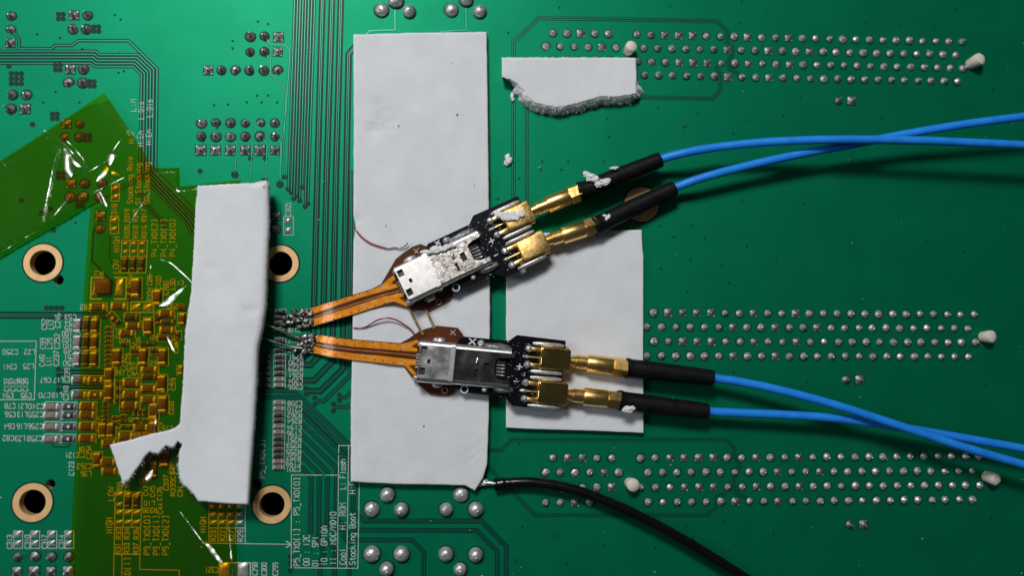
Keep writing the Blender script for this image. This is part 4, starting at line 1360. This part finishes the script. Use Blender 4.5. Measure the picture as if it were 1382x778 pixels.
def flex(outline, coppers, lines, marks, dots, blobs, tails, base_px, label):
    root = empty('flex_cable', at(base_px[0], base_px[1], 5))
    tag(root, label, 'flex cable', 'orange flex cables')
    mb = MB(); strip_sheet(mb, outline, zflex, 1.0, 0)
    film_o = child_world(mb, 'film', ['flex_film'], root, 60)
    for c_ in coppers:
        mb = MB(); strip_sheet(mb, c_, zflex, 0.0, 0, 6.0, 0.25)
        child_world(mb, 'copper_area', ['flex_copper'], root, 60)
    for l_ in lines:
        mb = MB(); surf_ribbon(mb, l_[0], l_[1], zflex, 0.45)
        child_world(mb, 'signal_track', ['flex_line' if l_[2] == 0 else 'flex_copper'], root, False)
    for i, mk in enumerate(marks):
        mb = MB()
        for j, p in enumerate(mk):
            surf_ribbon(mb, p, 0.9, zflex, 0.62 + 0.05 * j)
        child_world(mb, 'printed_mark', ['flex_mark'], root, False)
    mb = MB()
    mb.lathe([(0.0085, 0.0), (0.008, 0.003), (0.002, 0.003)], 8)
    dme = mb.mesh('via_hole', ['flex_line'])
    for x, y in dots:
        link('via_hole', dme, root, at(x, y, zflex(x, y) + 0.3) - Vector(root.location))
    for i, (x, y, rx, ry, rz) in enumerate(blobs):
        mb = MB(); mb.blob(at(x, y, 4 + rz * .4), (rx / 100, ry / 100, rz / 100), 0, 3, 0.35, 1.7, x * 1.3)
        child_world(mb, 'solder_blob', ['fluxed_solder'], root, 80)
    rg = random.Random(int(base_px[1]))
    for k in range(20):
        q0 = rg.choice(blobs)
        x, y = q0[0] + rg.uniform(-6, 6), q0[1] + rg.uniform(-4, 4)
        r_ = rg.uniform(1.2, 2.8)
        mb = MB(); mb.blob(at(x, y, 6.5 + rg.uniform(0, 2)), (r_ * rg.uniform(1, 1.8) / 100, r_ / 100, r_ * .8 / 100), 0, 3, 0.4, 1.8, x)
        child_world(mb, 'solder_bead', ['dull_solder' if k % 4 == 0 else 'fluxed_solder'], root, 80)
    for t_ in tails:
        mb = MB(); strip_sheet(mb, t_, zflex, 0.8, 0)
        child_world(mb, 'bare_end', ['fluxed_solder'], root, 60)
    return root

# upper flex cable
up_out = [(419, 415.5), (445, 408), (475, 398.5), (500, 391), (514, 384), (523, 369), (534, 350), (545, 341), (556, 333.5), (567, 329.5), (577, 333), (590, 352), (612, 396), (607, 405), (594, 412), (580, 419), (560, 419), (545, 415), (530, 411), (518, 412), (478, 425), (450, 433), (424.5, 441)]
u_, v_ = (0.93, -0.31), (0.31, 0.93)
dots = []
for k in range(9):
    t = k / 8
    for (x0, y0, x1, y1) in ((424, 417.5, 505, 390.5), (430, 424, 510, 398), (429, 437.5, 518, 409)):
        dots.append((x0 + (x1 - x0) * t + random.uniform(-1, 1), y0 + (y1 - y0) * t + random.uniform(-.6, .6)))
flex(up_out,
     [[(419.5, 416.5), (445, 409), (475, 399.5), (500, 392), (514, 386), (524, 377), (531, 372), (535, 376), (527, 383), (535, 384), (537, 388), (527, 391), (515, 394), (480, 404), (450, 414), (424, 423.5)],
      [(424.5, 440), (450, 432), (478, 424), (518, 411), (531, 407), (549, 414), (551, 411), (538, 402), (545, 400), (543, 396), (530, 396.5), (515, 401), (480, 412.5), (450, 422), (423.5, 431)]],
     [([(424, 427), (452, 418), (480, 408.5), (515, 397.5), (528, 394), (538, 391)], 1.3, 0), ([(424, 430), (452, 421.2), (481, 411.6), (516, 400.6), (530, 397.5), (540, 394)], 1.3, 0),
      ([(424, 424.6), (450, 415.8), (480, 405.8), (514, 395.6), (527, 391.5), (537, 388.6)], 0.9, 0),
      ([(424, 428.6), (452, 419.6), (480.5, 410), (515.5, 399), (529, 395.6), (539, 392.5)], 0.9, 1)],
     [[[(558, 336), (565, 342)], [(565, 334.5), (560, 342.5)]], [[(513.5, 389), (520, 386.5)], [(515.5, 384), (518, 391)]], [[(520, 408), (528, 405)]],
      [[(592 + 3.6 * math.cos(a / 12 * 6.283), 408 + 3.6 * math.sin(a / 12 * 6.283)) for a in range(13)]],
      [[(487, 414.5), (489, 411), (491.5, 413)], [(494, 412), (495, 408.5)], [(500, 407), (503, 406), (504, 409.5)]]],
     dots,
     [(404, 424, 6, 4, 3.5), (411, 421, 7, 4.5, 4), (417, 426, 6, 4, 4), (407, 431, 6, 4, 3.5), (414, 434, 7, 4, 4.5), (419, 436, 4, 4, 3.5), (399, 433, 5, 3, 3), (409, 441.5, 9, 2.4, 2.6), (397, 421, 4, 3, 3), (393, 428, 5, 3, 3), (390, 436, 5, 3, 3), (384, 430, 4, 3, 3.4), (380, 421, 5, 2.8, 3.5), (382, 438, 4, 3, 3.5)],
     [[(402, 421), (420, 415.5), (425, 441), (408, 440)]], (480, 412), 'upper orange flex cable slanting up from board solder to bright adapter')
lo_out = [(428, 451.5), (450, 455), (478, 458.5), (540, 463.5), (552, 457), (565, 448), (575, 444), (590, 440), (605, 441.5), (618, 443), (625, 452), (628, 490), (614, 527), (606, 534.5), (592, 534.5), (580, 532.5), (570, 524), (558, 513), (545, 495), (520, 492), (478, 487.5), (445, 482.5), (421.5, 477.5)]
dots = []
for k in range(10):
    t = k / 9
    for (x0, y0, x1, y1) in ((431, 454, 538, 466), (430, 461, 540, 472.5), (426, 474, 545, 491)):
        dots.append((x0 + (x1 - x0) * t + random.uniform(-1.5, 1.5), y0 + (y1 - y0) * t + random.uniform(-.6, .6)))
flex(lo_out,
     [[(428.5, 452.5), (450, 456), (478, 459.5), (540, 464.5), (550, 463), (563, 459), (565, 462), (555, 468), (563, 471), (563, 475), (550, 474.5), (520, 472), (478, 468.5), (450, 465), (427, 461.5)],
      [(421.5, 476.5), (445, 481.5), (478, 486.5), (520, 491), (546, 494), (558, 507), (562, 505), (552, 494), (561, 493), (561, 486), (550, 485), (520, 481.5), (478, 477.5), (450, 474), (424, 468)]],
     [([(427, 464), (450, 467.6), (478, 471), (520, 474.5), (552, 477.6), (562, 478.5)], 1.3, 0), ([(426, 467), (450, 470.8), (478, 474.3), (520, 478), (552, 481), (562, 483)], 1.3, 0),
      ([(426.5, 465.6), (450, 469.2), (478, 472.6), (520, 476.3), (552, 479.4), (562, 480.6)], 0.9, 1)],
     [[[(608, 446), (615, 453)], [(615, 445.5), (607.5, 452.5)]], [[(541, 469.5), (549, 469.5)], [(545, 465), (545, 473.5)]], [[(536, 490), (545, 491)]],
      [[(600 + 4.0 * math.cos(a / 12 * 6.283), 527.5 + 4.0 * math.sin(a / 12 * 6.283)) for a in range(13)]],
      [[(489, 479), (490, 482.5), (493, 480)], [(497, 480), (497.5, 483)], [(503, 480.5), (507, 481), (506.5, 484)]]],
     dots,
     [(406, 457, 6, 4, 4), (413, 455, 6, 4, 4), (418, 460, 5, 4.5, 4.5), (422, 455, 4, 3.5, 3.5), (408, 465, 6, 4, 4), (415, 468, 6, 4, 4.5), (420, 473, 4, 3.5, 4), (404, 471, 6, 3.6, 3.5), (411, 475, 6, 3, 3), (399, 474, 4, 3, 3), (382, 446, 4, 3, 3)],
     [[(406, 454), (429, 452), (422, 478), (404, 474)]], (480, 472), 'lower orange flex cable lying level between board solder and dark adapter')

# ------------------------------------------------------------------ adapters
def frame_of(ox, oy, z, ang, roll):
    """local frame: x along the plug, y to the left of it, z up"""
    o = at(ox, oy, z)
    e = at(ox + 100 * math.cos(ang), oy - 100 * math.sin(ang), z) - o
    x = e.normalized()
    y = Vector((0, 0, 1)).cross(x).normalized()
    R = Matrix((x, y, Vector((0, 0, 1)))).transposed()
    R = R @ Matrix.Rotation(roll, 3, 'X')
    Mx = R.to_4x4(); Mx.translation = o
    return Mx, e.length / 1.0

def plate(mb, outer, holes, z, thick, mi=0, cell=None):
    bm = poly_tris(outer, holes, cell)
    bm.verts.index_update()
    mb.add([(q.co.x / 100, q.co.y / 100, z / 100) for q in bm.verts], [tuple(p.index for p in q.verts) if q.normal.z > 0 else tuple(p.index for p in reversed(q.verts)) for q in bm.faces], mi)
    mb.add([(q.co.x / 100, q.co.y / 100, (z - thick) / 100) for q in bm.verts], [tuple(p.index for p in q.verts) for q in bm.faces], mi)
    bm.free()
    for lp in [outer] + list(holes):
        n = len(lp)
        mb.add([(x / 100, y / 100, z / 100) for x, y in lp] + [(x / 100, y / 100, (z - thick) / 100) for x, y in lp],
               [(i, i + n, (i + 1) % n + n, (i + 1) % n) for i in range(n)], mi)

def shell_sides(mb, x0, x1a, x1b, w, z0, z1, r, mi=0):
    """rounded shoulder and flank on both sides; y positive side ends at x1a, negative side at x1b"""
    for s_, xe in ((1, x1a), (-1, x1b)):
        prof = [(w - r, z1)] + [(w - r + r * math.sin(a), z1 - r + r * math.cos(a)) for a in (0.3, 0.6, 0.9, 1.2, 1.5708)] + [(w, z0)]
        nx = 8
        v = []
        for k in range(nx + 1):
            x = x0 + (xe - x0) * k / nx
            for (y, z) in prof:
                v.append((x / 100, s_ * y / 100, z / 100))
        m_ = len(prof)
        f = []
        for k in range(nx):
            for i in range(m_ - 1):
                q = (k * m_ + i, (k + 1) * m_ + i, (k + 1) * m_ + i + 1, k * m_ + i + 1)
                f.append(q if s_ < 0 else tuple(reversed(q)))
        mb.add(v, f, mi)

def rect(x0, x1, y0, y1):
    return [(x0, y0), (x1, y0), (x1, y1), (x0, y1)]

def put(mb, name, mats, root, smooth=40):
    return link(name, mb.mesh(name, mats, smooth), root)

def adapter(ox, oy, oz, ang, roll, label, socket_label, shell_a, shell_b, vshift, seed, jackmat, jz=0.0, rs=4.2):
    # the local y axis runs opposite to the photo's downward axis
    random.seed(seed)
    Mx, _ = frame_of(ox, oy, oz, ang, roll)
    # socket soldered on the flex cable: its own thing
    sk = empty('board_socket'); sk.matrix_world = Mx
    tag(sk, socket_label, 'socket', 'metal sockets on the flex cables')
    mb = MB()
    plate(mb, [(0, -20), (3, -21), (40, -21), (40, 21), (3, 21), (0, 20)], [rect(1.5, 9.5, 10, 19), rect(1.5, 9.5, -17, -8), rect(11, 15, -2.5, 3)], 26, 1.4, 0)
    shell_sides(mb, 0, 40, 40, 25.5 + rs - 4.5, 1, 26, rs, 1)
    put(mb, 'shell', [shell_a, 'steel_shell'], sk)
    mb = MB(); plate(mb, rect(40, 45.5, -22, 22), [], 27.2, 1.6); shell_sides(mb, 40, 45.5, 45.5, 26.5, 1, 27.2, 4.5)
    put(mb, 'rim', ['steel_shell'], sk)
    mb = MB(); mb.box(0.012, 0.44, -0.235, 0.235, 0.012, 0.21, 0.01)
    put(mb, 'insulator', ['black_plastic'], sk)
    for k in range(5):
        mb = MB(); y = -8 + 4 * k
        mb.tube([(-0.035, y / 100, 0.03), (-0.015, y / 100, 0.055), (0.015, y / 100, 0.07)], 0.013, 8)
        put(mb, 'contact', ['terminal_tin'], sk)
    for (x, y, rx, ry, rz) in ((1, 22, 5, 4, 6), (0, -22, 6, 4, 6), (24, 29, 9, 4, 6), (26, -29, 7, 3.5, 5)):
        mb = MB(); mb.blob((x / 100, y / 100, 0.05), (rx / 100, ry / 100, rz / 100), 0, 3, 0.3, 1.8, seed + x)
        put(mb, 'solder_blob', ['solder'], sk, 80)

    rt = empty('adapter_board'); rt.matrix_world = Mx
    tag(rt, label, 'adapter board', 'black adapter boards')
    s = vshift
    J1, J2 = 18.5 - s, -26 - s
    pcb = [(48, 32 - s), (54, 37 - s), (114, 37 - s), (124, 45.5 - s), (189, 44 - s), (189, J1 + 15), (153, J1 + 15), (153, J1 - 15), (189, J1 - 15), (188, J2 + 15), (152, J2 + 15), (152, J2 - 15), (186, J2 - 15),
           (186, -47 - s), (126, -47 - s), (115, -36 - s), (60, -35 - s), (48, -28 - s)]
    mb = MB(); plate(mb, pcb, [], 10, 7.5)
    pb = put(mb, 'panel', ['black_board'], rt, False)
    # plug shell with spring windows
    mb = MB()
    plate(mb, [(45.6, -20), (118, -20), (118, -15), (106, -14.5), (99, -11), (98, -8), (98, 10), (104, 13), (118, 14.5), (118, 20), (45.6, 20)],
          [rect(73, 76.6, -15, -4), rect(84, 91, -6, 5)], 23.5, 1.4, 0)
    shell_sides(mb, 45.6, 118, 118, 20 + rs, 9, 23.5, rs, 1)
    put(mb, 'plug_shell', [shell_b, 'steel_shell'], rt)
    mb = MB(); mb.box(0.46, 1.0, -0.2, 0.2, 0.11, 0.20, 0.01)
    put(mb, 'plug_core', ['black_plastic'], rt)
    mb = MB(); mb.blob((0.75, 0.06, 0.235), (0.022, 0.05, 0.012), 0, 3, 0.1, 1, 2)
    put(mb, 'latch_spring', [shell_b], rt, 80)
    for k in range(5):
        y = -9 + 4.4 * k
        mb = MB(); mb.tube([(1.00, y / 100, 0.16), (1.03, y / 100, 0.135), (1.07, y / 100, 0.115)], 0.014, 8)
        put(mb, 'contact', ['terminal_tin'], rt)
        mb = MB(); mb.blob((1.095, y / 100, 0.11), (0.032, 0.014, 0.018), 0, 2, 0.3, 2, k + seed)
        put(mb, 'solder_blob', ['solder'], rt, 80)
    for (x, y, rx, ry, rz, mt) in ((100, 27, 20, 5, 6, 'dull_solder'), (112, -27, 14, 5, 6, 'dull_solder'), (78, 30.5, 5, 4, 4, 'solder'), (88, -29, 4, 3, 4, 'solder'), (118, 18, 6, 4, 5, 'dull_solder')):
        mb = MB(); mb.blob((x / 100, (y - s * .4) / 100, 0.12), (rx / 100, ry / 100, rz / 100), 0, 3, 0.3, 1.6, seed + x)
        put(mb, 'solder_blob', [mt], rt, 80)
    # printed marks
    def mark(pls, w_):
        mb = MB()
        for i, p in enumerate(pls):
            rb = ribbon(p, w_)
            v = []
            for l, r in rb: v += [(l.x / 100, l.y / 100, 0.1012 + 0.0004 * i), (r.x / 100, r.y / 100, 0.1012 + 0.0004 * i)]
            mb.add(v, [(2 * i, 2 * i + 2, 2 * i + 3, 2 * i + 1) for i in range(len(rb) - 1)])
        put(mb, 'printed_mark', ['white_ink'], rt, False)
    mark([[(62, 27.5), (71, 35.5)], [(62, 35.5), (71, 27.5)]] if s == 0 else [[(63, 30 - s), (69, 35 - s)], [(63, 35 - s), (69, 30 - s)]], 1.6)
    mark([[(62 + 4.6 * math.cos(a / 16 * 6.283), -31 - s * .6 + 4.6 * math.sin(a / 16 * 6.283)) for a in range(17)]], 1.5)
    mark([[(127, J1 - 14), (135, J1 - 14)], [(131, J1 - 18), (131, J1 - 10)]], 1.5)
    mark([[(125, J2 + 11), (131, J2 + 11)]], 1.5)
    for jy in (J1, J2):
        mb = MB()
        mb.box(1.57, 1.96, jy / 100 - 0.135, jy / 100 + 0.135, -0.075 + jz, 0.195 + jz, 0.012)
        jk = put(mb, 'coax_jack', [jackmat], rt)
        mb = MB(); mb.box(1.565, 1.955, jy / 100 - 0.16, jy / 100 + 0.16, 0.02, 0.095, 0.01)
        link('flange', mb.mesh('flange', ['gold'], 40), jk)
        for sg in (-1, 1):
            yy = (jy + sg * 10.5) / 100
            mb = MB(); mb.box(1.43, 1.58, yy - 0.028, yy + 0.028, 0.10, 0.145, 0.008)
            link('leg', mb.mesh('leg', ['gold'], 40), jk)
            mb = MB(); mb.blob((1.41, yy, 0.115), (0.05, 0.048, 0.05), 0, 3, 0.3, 1.7, seed + yy * 9)
            put(mb, 'solder_blob', ['solder'], rt, 80)
            mb = MB(); yr = (jy + sg * 18.2) / 100
            mb.tube([(1.46, yr, 0.105), (1.52, yr, 0.115), (1.80, yr, 0.112), (1.87, yr, 0.105)], [0.02, 0.03, 0.03, 0.02], 10)
            put(mb, 'solder_rail', ['solder'], rt, 60)
        mb = MB(); mb.tube([(1.40, jy / 100, 0.118), (1.58, jy / 100, 0.118)], 0.013, 10)
        link('centre_pin', mb.mesh('centre_pin', ['gold'], 40), jk)
        mb = MB(); mb.blob((1.385, jy / 100, 0.112), (0.055, 0.022, 0.022), 0, 3, 0.35, 2, seed + jy)
        put(mb, 'solder_blob', ['solder'], rt, 80)
    # flux crumbs scattered on the panel
    mb = MB()
    for k in range(90):
        x, y = random.uniform(100, 152), random.uniform(-40 - s, 38 - s)
        r_ = random.uniform(0.25, 0.9)
        mb.blob((x / 100, y / 100, 0.102), (r_ * random.choice((1, 1, 2.5)) / 100, r_ / 100, r_ / 150), 0, 1, 0.4, 2, k)
    fl = put(mb, 'flux_specks', ['solder'], rt, 80)
    fl['kind'] = 'stuff'
    return Mx, (J1, J2), jz

MU, JU, _ = adapter(543.8, 388.6, 21, math.radians(25.3), math.radians(-3.2), 'upper black adapter board with bright scuffed metal plug and foam fluff', 'bright silver metal socket at the end of the upper flex cable',
                    'steel_shell', 'scuffed_shell', 0.01, 21, 'scuffed_gold')
ML, JL, _ = adapter(565.5, 488, 18.5, math.radians(-5.2), math.radians(-2), 'lower black adapter board with dark mirror-like metal plug', 'dull smeared metal socket at the end of the lower flex cable',
                    'smeared_shell', 'polished_shell', 0, 22, 'polished_gold', 0.0, 6.0)

# ------------------------------------------------------------------ coaxial cables
def coax(Mx, jy, tube_px, cable_px, label, hexrot=0.0, scuff='gold'):
    p0 = Mx @ Vector((1.965, jy / 100, 0.06))
    p1 = at(*tube_px[0])
    ax = (p1 - p0)
    L = ax.length
    d = ax.normalized()
    root = empty('coax_cable', p0)
    tag(root, label, 'coaxial cable', 'blue coaxial cables')
    def seg(name, spans, mat, n=28, phase=0.0, sm=35):
        mb = MB()
        pts = []; rr = []
        for (t, r) in spans:
            pts.append(p0 + d * (t * L)); rr.append(r / 100)
        mb.tube(pts, rr, n, 0, True, phase)
        return child_world(mb, name, [mat], root, sm)
    seg('connector_nose', [(0.0, 6.5), (0.05, 6.5), (0.055, 7.6), (0.10, 7.6), (0.105, 9.0), (0.28, 9.0), (0.283, 9.3), (0.296, 9.3), (0.30, 8.6)], 'gold')
    seg('connector_barrel', [(0.295, 10.6), (0.30, 11.4), (0.31, 11.7), (0.705, 11.7), (0.715, 11.4), (0.72, 9.8), (0.735, 9.8)], 'gold')
    seg('crimp_ferrule', [(0.725, 11.0), (0.735, 12.6), (0.985, 12.6), (1.0, 11.6)], scuff, 6, hexrot, 20)
    # shrink sleeve
    tp = [p1 - d * 0.025, p1 + d * 0.02] + [at(*q) for q in tube_px[1:]]
    sp = smooth_path(tp, 10)
    n = len(sp)
    rr = []
    for i in range(n):
        t = i / (n - 1)
        r = 13.6 - 1.2 * sstep(0.22, 0.36, t) - 1.6 * sstep(0.4, 1.0, t)
        r += 0.25 * noise.noise(Vector((t * 9, tube_px[0][0], 0)))
        if i == 0: r = 12.9
        if i == n - 1: r -= 0.5
        rr.append(r / 100)
    mb = MB(); mb.tube(sp, rr, 28)
    child_world(mb, 'shrink_sleeve', ['heat_shrink'], root)
    cp = smooth_path([tuple(sp[-5])] + [at(*q) for q in cable_px], 14)
    mb = MB(); mb.tube(cp, 0.058, 20)
    child_world(mb, 'jacket', ['blue_jacket'], root)
    return p0

coax(MU, JU[0], [(787, 257.5, 29), (840, 236, 29), (891, 215.5, 30)], [(893, 214.5, 30), (925, 206, 38), (970, 198.5, 39), (1040, 191.5, 46), (1130, 188.5, 54), (1230, 189.5, 58), (1310, 192.5, 60), (1400, 197, 61), (1500, 204, 62)],
     'blue coaxial cable from the upper adapter, on top where the upper two cross', 0.35, 'scuffed_gold')
coax(MU, JU[1], [(808, 303, 25), (860, 277.5, 22), (910, 254, 22)], [(912, 253, 22), (945, 241, 30), (1000, 226, 33), (1080, 208, 36), (1150, 195, 38), (1220, 181.5, 44), (1300, 168, 52), (1400, 155, 58), (1500, 142, 62)],
     'blue coaxial cable from the upper adapter, passing under and ending highest at right', 0.0, 'gold')
coax(ML, JL[0], [(849, 497.5, 26), (905, 503.5, 28), (962, 510.5, 30)], [(964, 510.8, 30), (1000, 516, 33), (1060, 529, 38), (1130, 548, 44), (1210, 574, 48), (1300, 604, 50), (1400, 633, 50), (1500, 662, 50)],
     'blue coaxial cable from the lower adapter, crossing over and ending lowest at right', 0.3, 'gold')
coax(ML, JL[1], [(840, 541.5, 24), (900, 549, 25), (955, 555.5, 26)], [(957, 555.8, 26), (1000, 558, 27), (1060, 560.5, 29), (1130, 565.5, 31), (1200, 575, 33), (1290, 590, 36), (1400, 609.5, 40), (1500, 628, 42)],
     'blue coaxial cable from the lower adapter, lowest sleeve, crossing underneath', 0.0, 'gold')

# foam fluff caught on the connectors
crumb(797, 238, 42.5, [(0, 0, 6, 4, 3), (-6, -3, 4, 3.5, 2.5), (5, 3, 6, 4, 3), (-2, 4, 4, 2.5, 2)], 'large white foam crumb clinging to the topmost black sleeve', 0.7)
crumb(814, 246, 41, [(0, 0, 8, 4, 3), (5, -2, 5, 3, 2.5), (-6, 3, 5, 3.5, 2.5)], 'elongated foam crumb beside the larger one on the topmost sleeve', 0.7)
crumb(828, 227, 43.5, [(0, 0, 4, 1.6, 1.2), (4, -1, 3, 1.2, 1)], 'faint wisp of foam near the middle of the topmost sleeve', 0.8)
crumb(816, 291, 38, [(0, 0, 3, 1.4, 1.2), (3, 3, 2, 3, 1.2), (6, 1, 1.5, 2.5, 1)], 'thin foam wisp on the second sleeve from the top', 0.8)
crumb(848, 552, 33, [(0, 0, 5, 4, 3), (-4, 2, 4, 3, 2.5), (5, -1, 4, 3, 2.5), (2, 3, 3.5, 3, 2)], 'white foam crumb where the lowest black sleeve begins', 0.6)
def smear(path, z, w_, n_, label, seed):
    rg = random.Random(seed)
    mb = MB()
    P_ = [Vector(p) for p in path]
    for k in range(n_):
        t = rg.random() * (len(P_) - 1)
        i_ = min(int(t), len(P_) - 2)
        c_ = P_[i_].lerp(P_[i_ + 1], t - i_)
        ww = w_ * (1 - 0.6 * abs(t / (len(P_) - 1) - 0.4))
        r_ = rg.uniform(0.3, 0.62) * ww
        mb.blob(at(c_.x + rg.uniform(-ww, ww) * .6, c_.y + rg.uniform(-ww, ww) * .6, z + rg.uniform(0, .8)), (r_ * rg.uniform(1, 1.7) / 100, r_ / 100, min(r_, 1.6) * 0.55 / 100), 0, 3, 0.45, 1.6, k * 1.7 + seed, 3)
    c_ = P_[0].lerp(P_[-1], 0.5)
    o = build_at(mb, 'foam_crumb', ['foam_fluff'], at(c_.x, c_.y, z), 70)
    tag(o, label, 'foam crumb', 'crumbs torn off the foam')
smear([(672, 288), (684, 292), (694, 291), (706, 286)], 42, 6.5, 34, 'matted foam fluff smeared on the upper scuffed gold jack', 5)
smear([(570, 342), (584, 338), (600, 335), (612, 330)], 46.5, 5.0, 40, 'streak of foam fluff along the bright upper metal plug', 6)

# ------------------------------------------------------------------ loose wires
def wire(name, pts, r, mat, label, n=10, rr=None):
    sp = smooth_path([at(*p) for p in pts], n)
    mb = MB(); mb.tube(sp, r / 100, 14)
    o = build_at(mb, name, [mat], at(pts[0][0], pts[0][1], 0))
    tag(o, label, 'wire')
    return o
wr = empty('black_wire', at(655, 652, 4))
tag(wr, 'thick glossy black insulated wire soldered beside the large foam pad corner', 'wire')
sp = smooth_path([at(*q) for q in ((667, 655, 10), (685, 652.5, 12), (720, 652, 14), (770, 660.5, 16), (820, 678, 18), (870, 701, 20), (920, 728, 20), (965, 755, 20), (1010, 784, 20), (1060, 818, 20))], 14)
n_ = len(sp)
mb = MB(); mb.tube(sp, [0.085 if i < 4 else 0.078 if i < 12 else 0.068 for i in range(n_)], 22)
child_world(mb, 'insulation', ['black_insulation'], wr)
mb = MB(); mb.tube(smooth_path([at(*q) for q in ((640, 657, 4), (650, 654, 6), (660, 652.5, 9), (670, 654, 10))], 8), 0.026, 12)
child_world(mb, 'bare_strand', ['tinned_pin'], wr)
mb = MB()
mb.blob(at(655, 652, 6), (0.06, 0.045, 0.045), 0, 3, 0.5, 2.0, 4.0)
child_world(mb, 'solder_blob', ['solder'], wr, 80)
rw = empty('red_wire', at(480, 311, 15))
tag(rw, 'short thin red wire with a bare curled tip on the foam', 'wire', 'thin red wires')
mb = MB(); mb.tube(smooth_path([at(*q) for q in ((478, 305, 14), (481, 312, 16.4), (489, 321, 17), (500, 328.5, 17.5), (511, 332.5, 17.5), (521, 335.3, 17.5))], 8), 0.0105, 10)
child_world(mb, 'enamel', ['red_enamel'], rw)
mb = MB(); mb.tube(smooth_path([at(*q) for q in ((520, 335, 17.5), (525, 335.8, 17.5), (532, 334.2, 18), (538, 335.6, 18), (544, 334, 19), (548, 331, 20), (550.5, 328, 21))], 8), 0.009, 8)
child_world(mb, 'bare_tip', ['bare_wire'], rw)
o = wire('red_wire', [(477, 443.5, 14), (481, 443.2, 16.4), (492, 442.3, 16.8), (500, 438, 19), (510, 432.3, 22), (522, 429.6, 23), (534, 432, 22), (546, 439, 20), (553, 444, 18.5), (560, 452, 17.6)], 1.05, 'red_enamel',
         'thin red wire arching between the two orange flex cables')
o['group'] = 'thin red wires'
def lead(pts, label):
    sp = [at(*p) for p in pts]
    mb = MB(); mb.tube(smooth_path(sp, 6), 0.017, 8)
    o = build_at(mb, 'jumper_wire', ['brown_enamel'], sp[0])
    tag(o, label, 'wire', 'brown jumpers between the flex cables')
lead([(552, 414, 17.5), (555.5, 423, 18.2), (562, 436, 18.5), (568, 447, 19.2), (572, 452, 20.5)], 'left of two brown jumper wires bridging the flex cables')
lead([(575, 417, 17.5), (578.5, 426, 18.2), (583, 436, 18.5), (587, 444, 20.5)], 'right of two brown jumper wires bridging the flex cables')
o = wire('bare_wire', [(350, 436, 12), (365, 441, 13), (382, 448, 11), (396, 454, 8.5), (408, 457.5, 7)], 1.9, 'bare_wire', 'upper bare tinned wire from under narrow foam to flex solder')
o['group'] = 'bare tinned wires'
o = wire('bare_wire', [(344, 455, 12), (360, 459, 12.5), (376, 464, 11), (392, 468.5, 8.5), (408, 471, 7)], 1.9, 'bare_wire', 'lower bare tinned wire from under narrow foam to flex solder')
o['group'] = 'bare tinned wires'
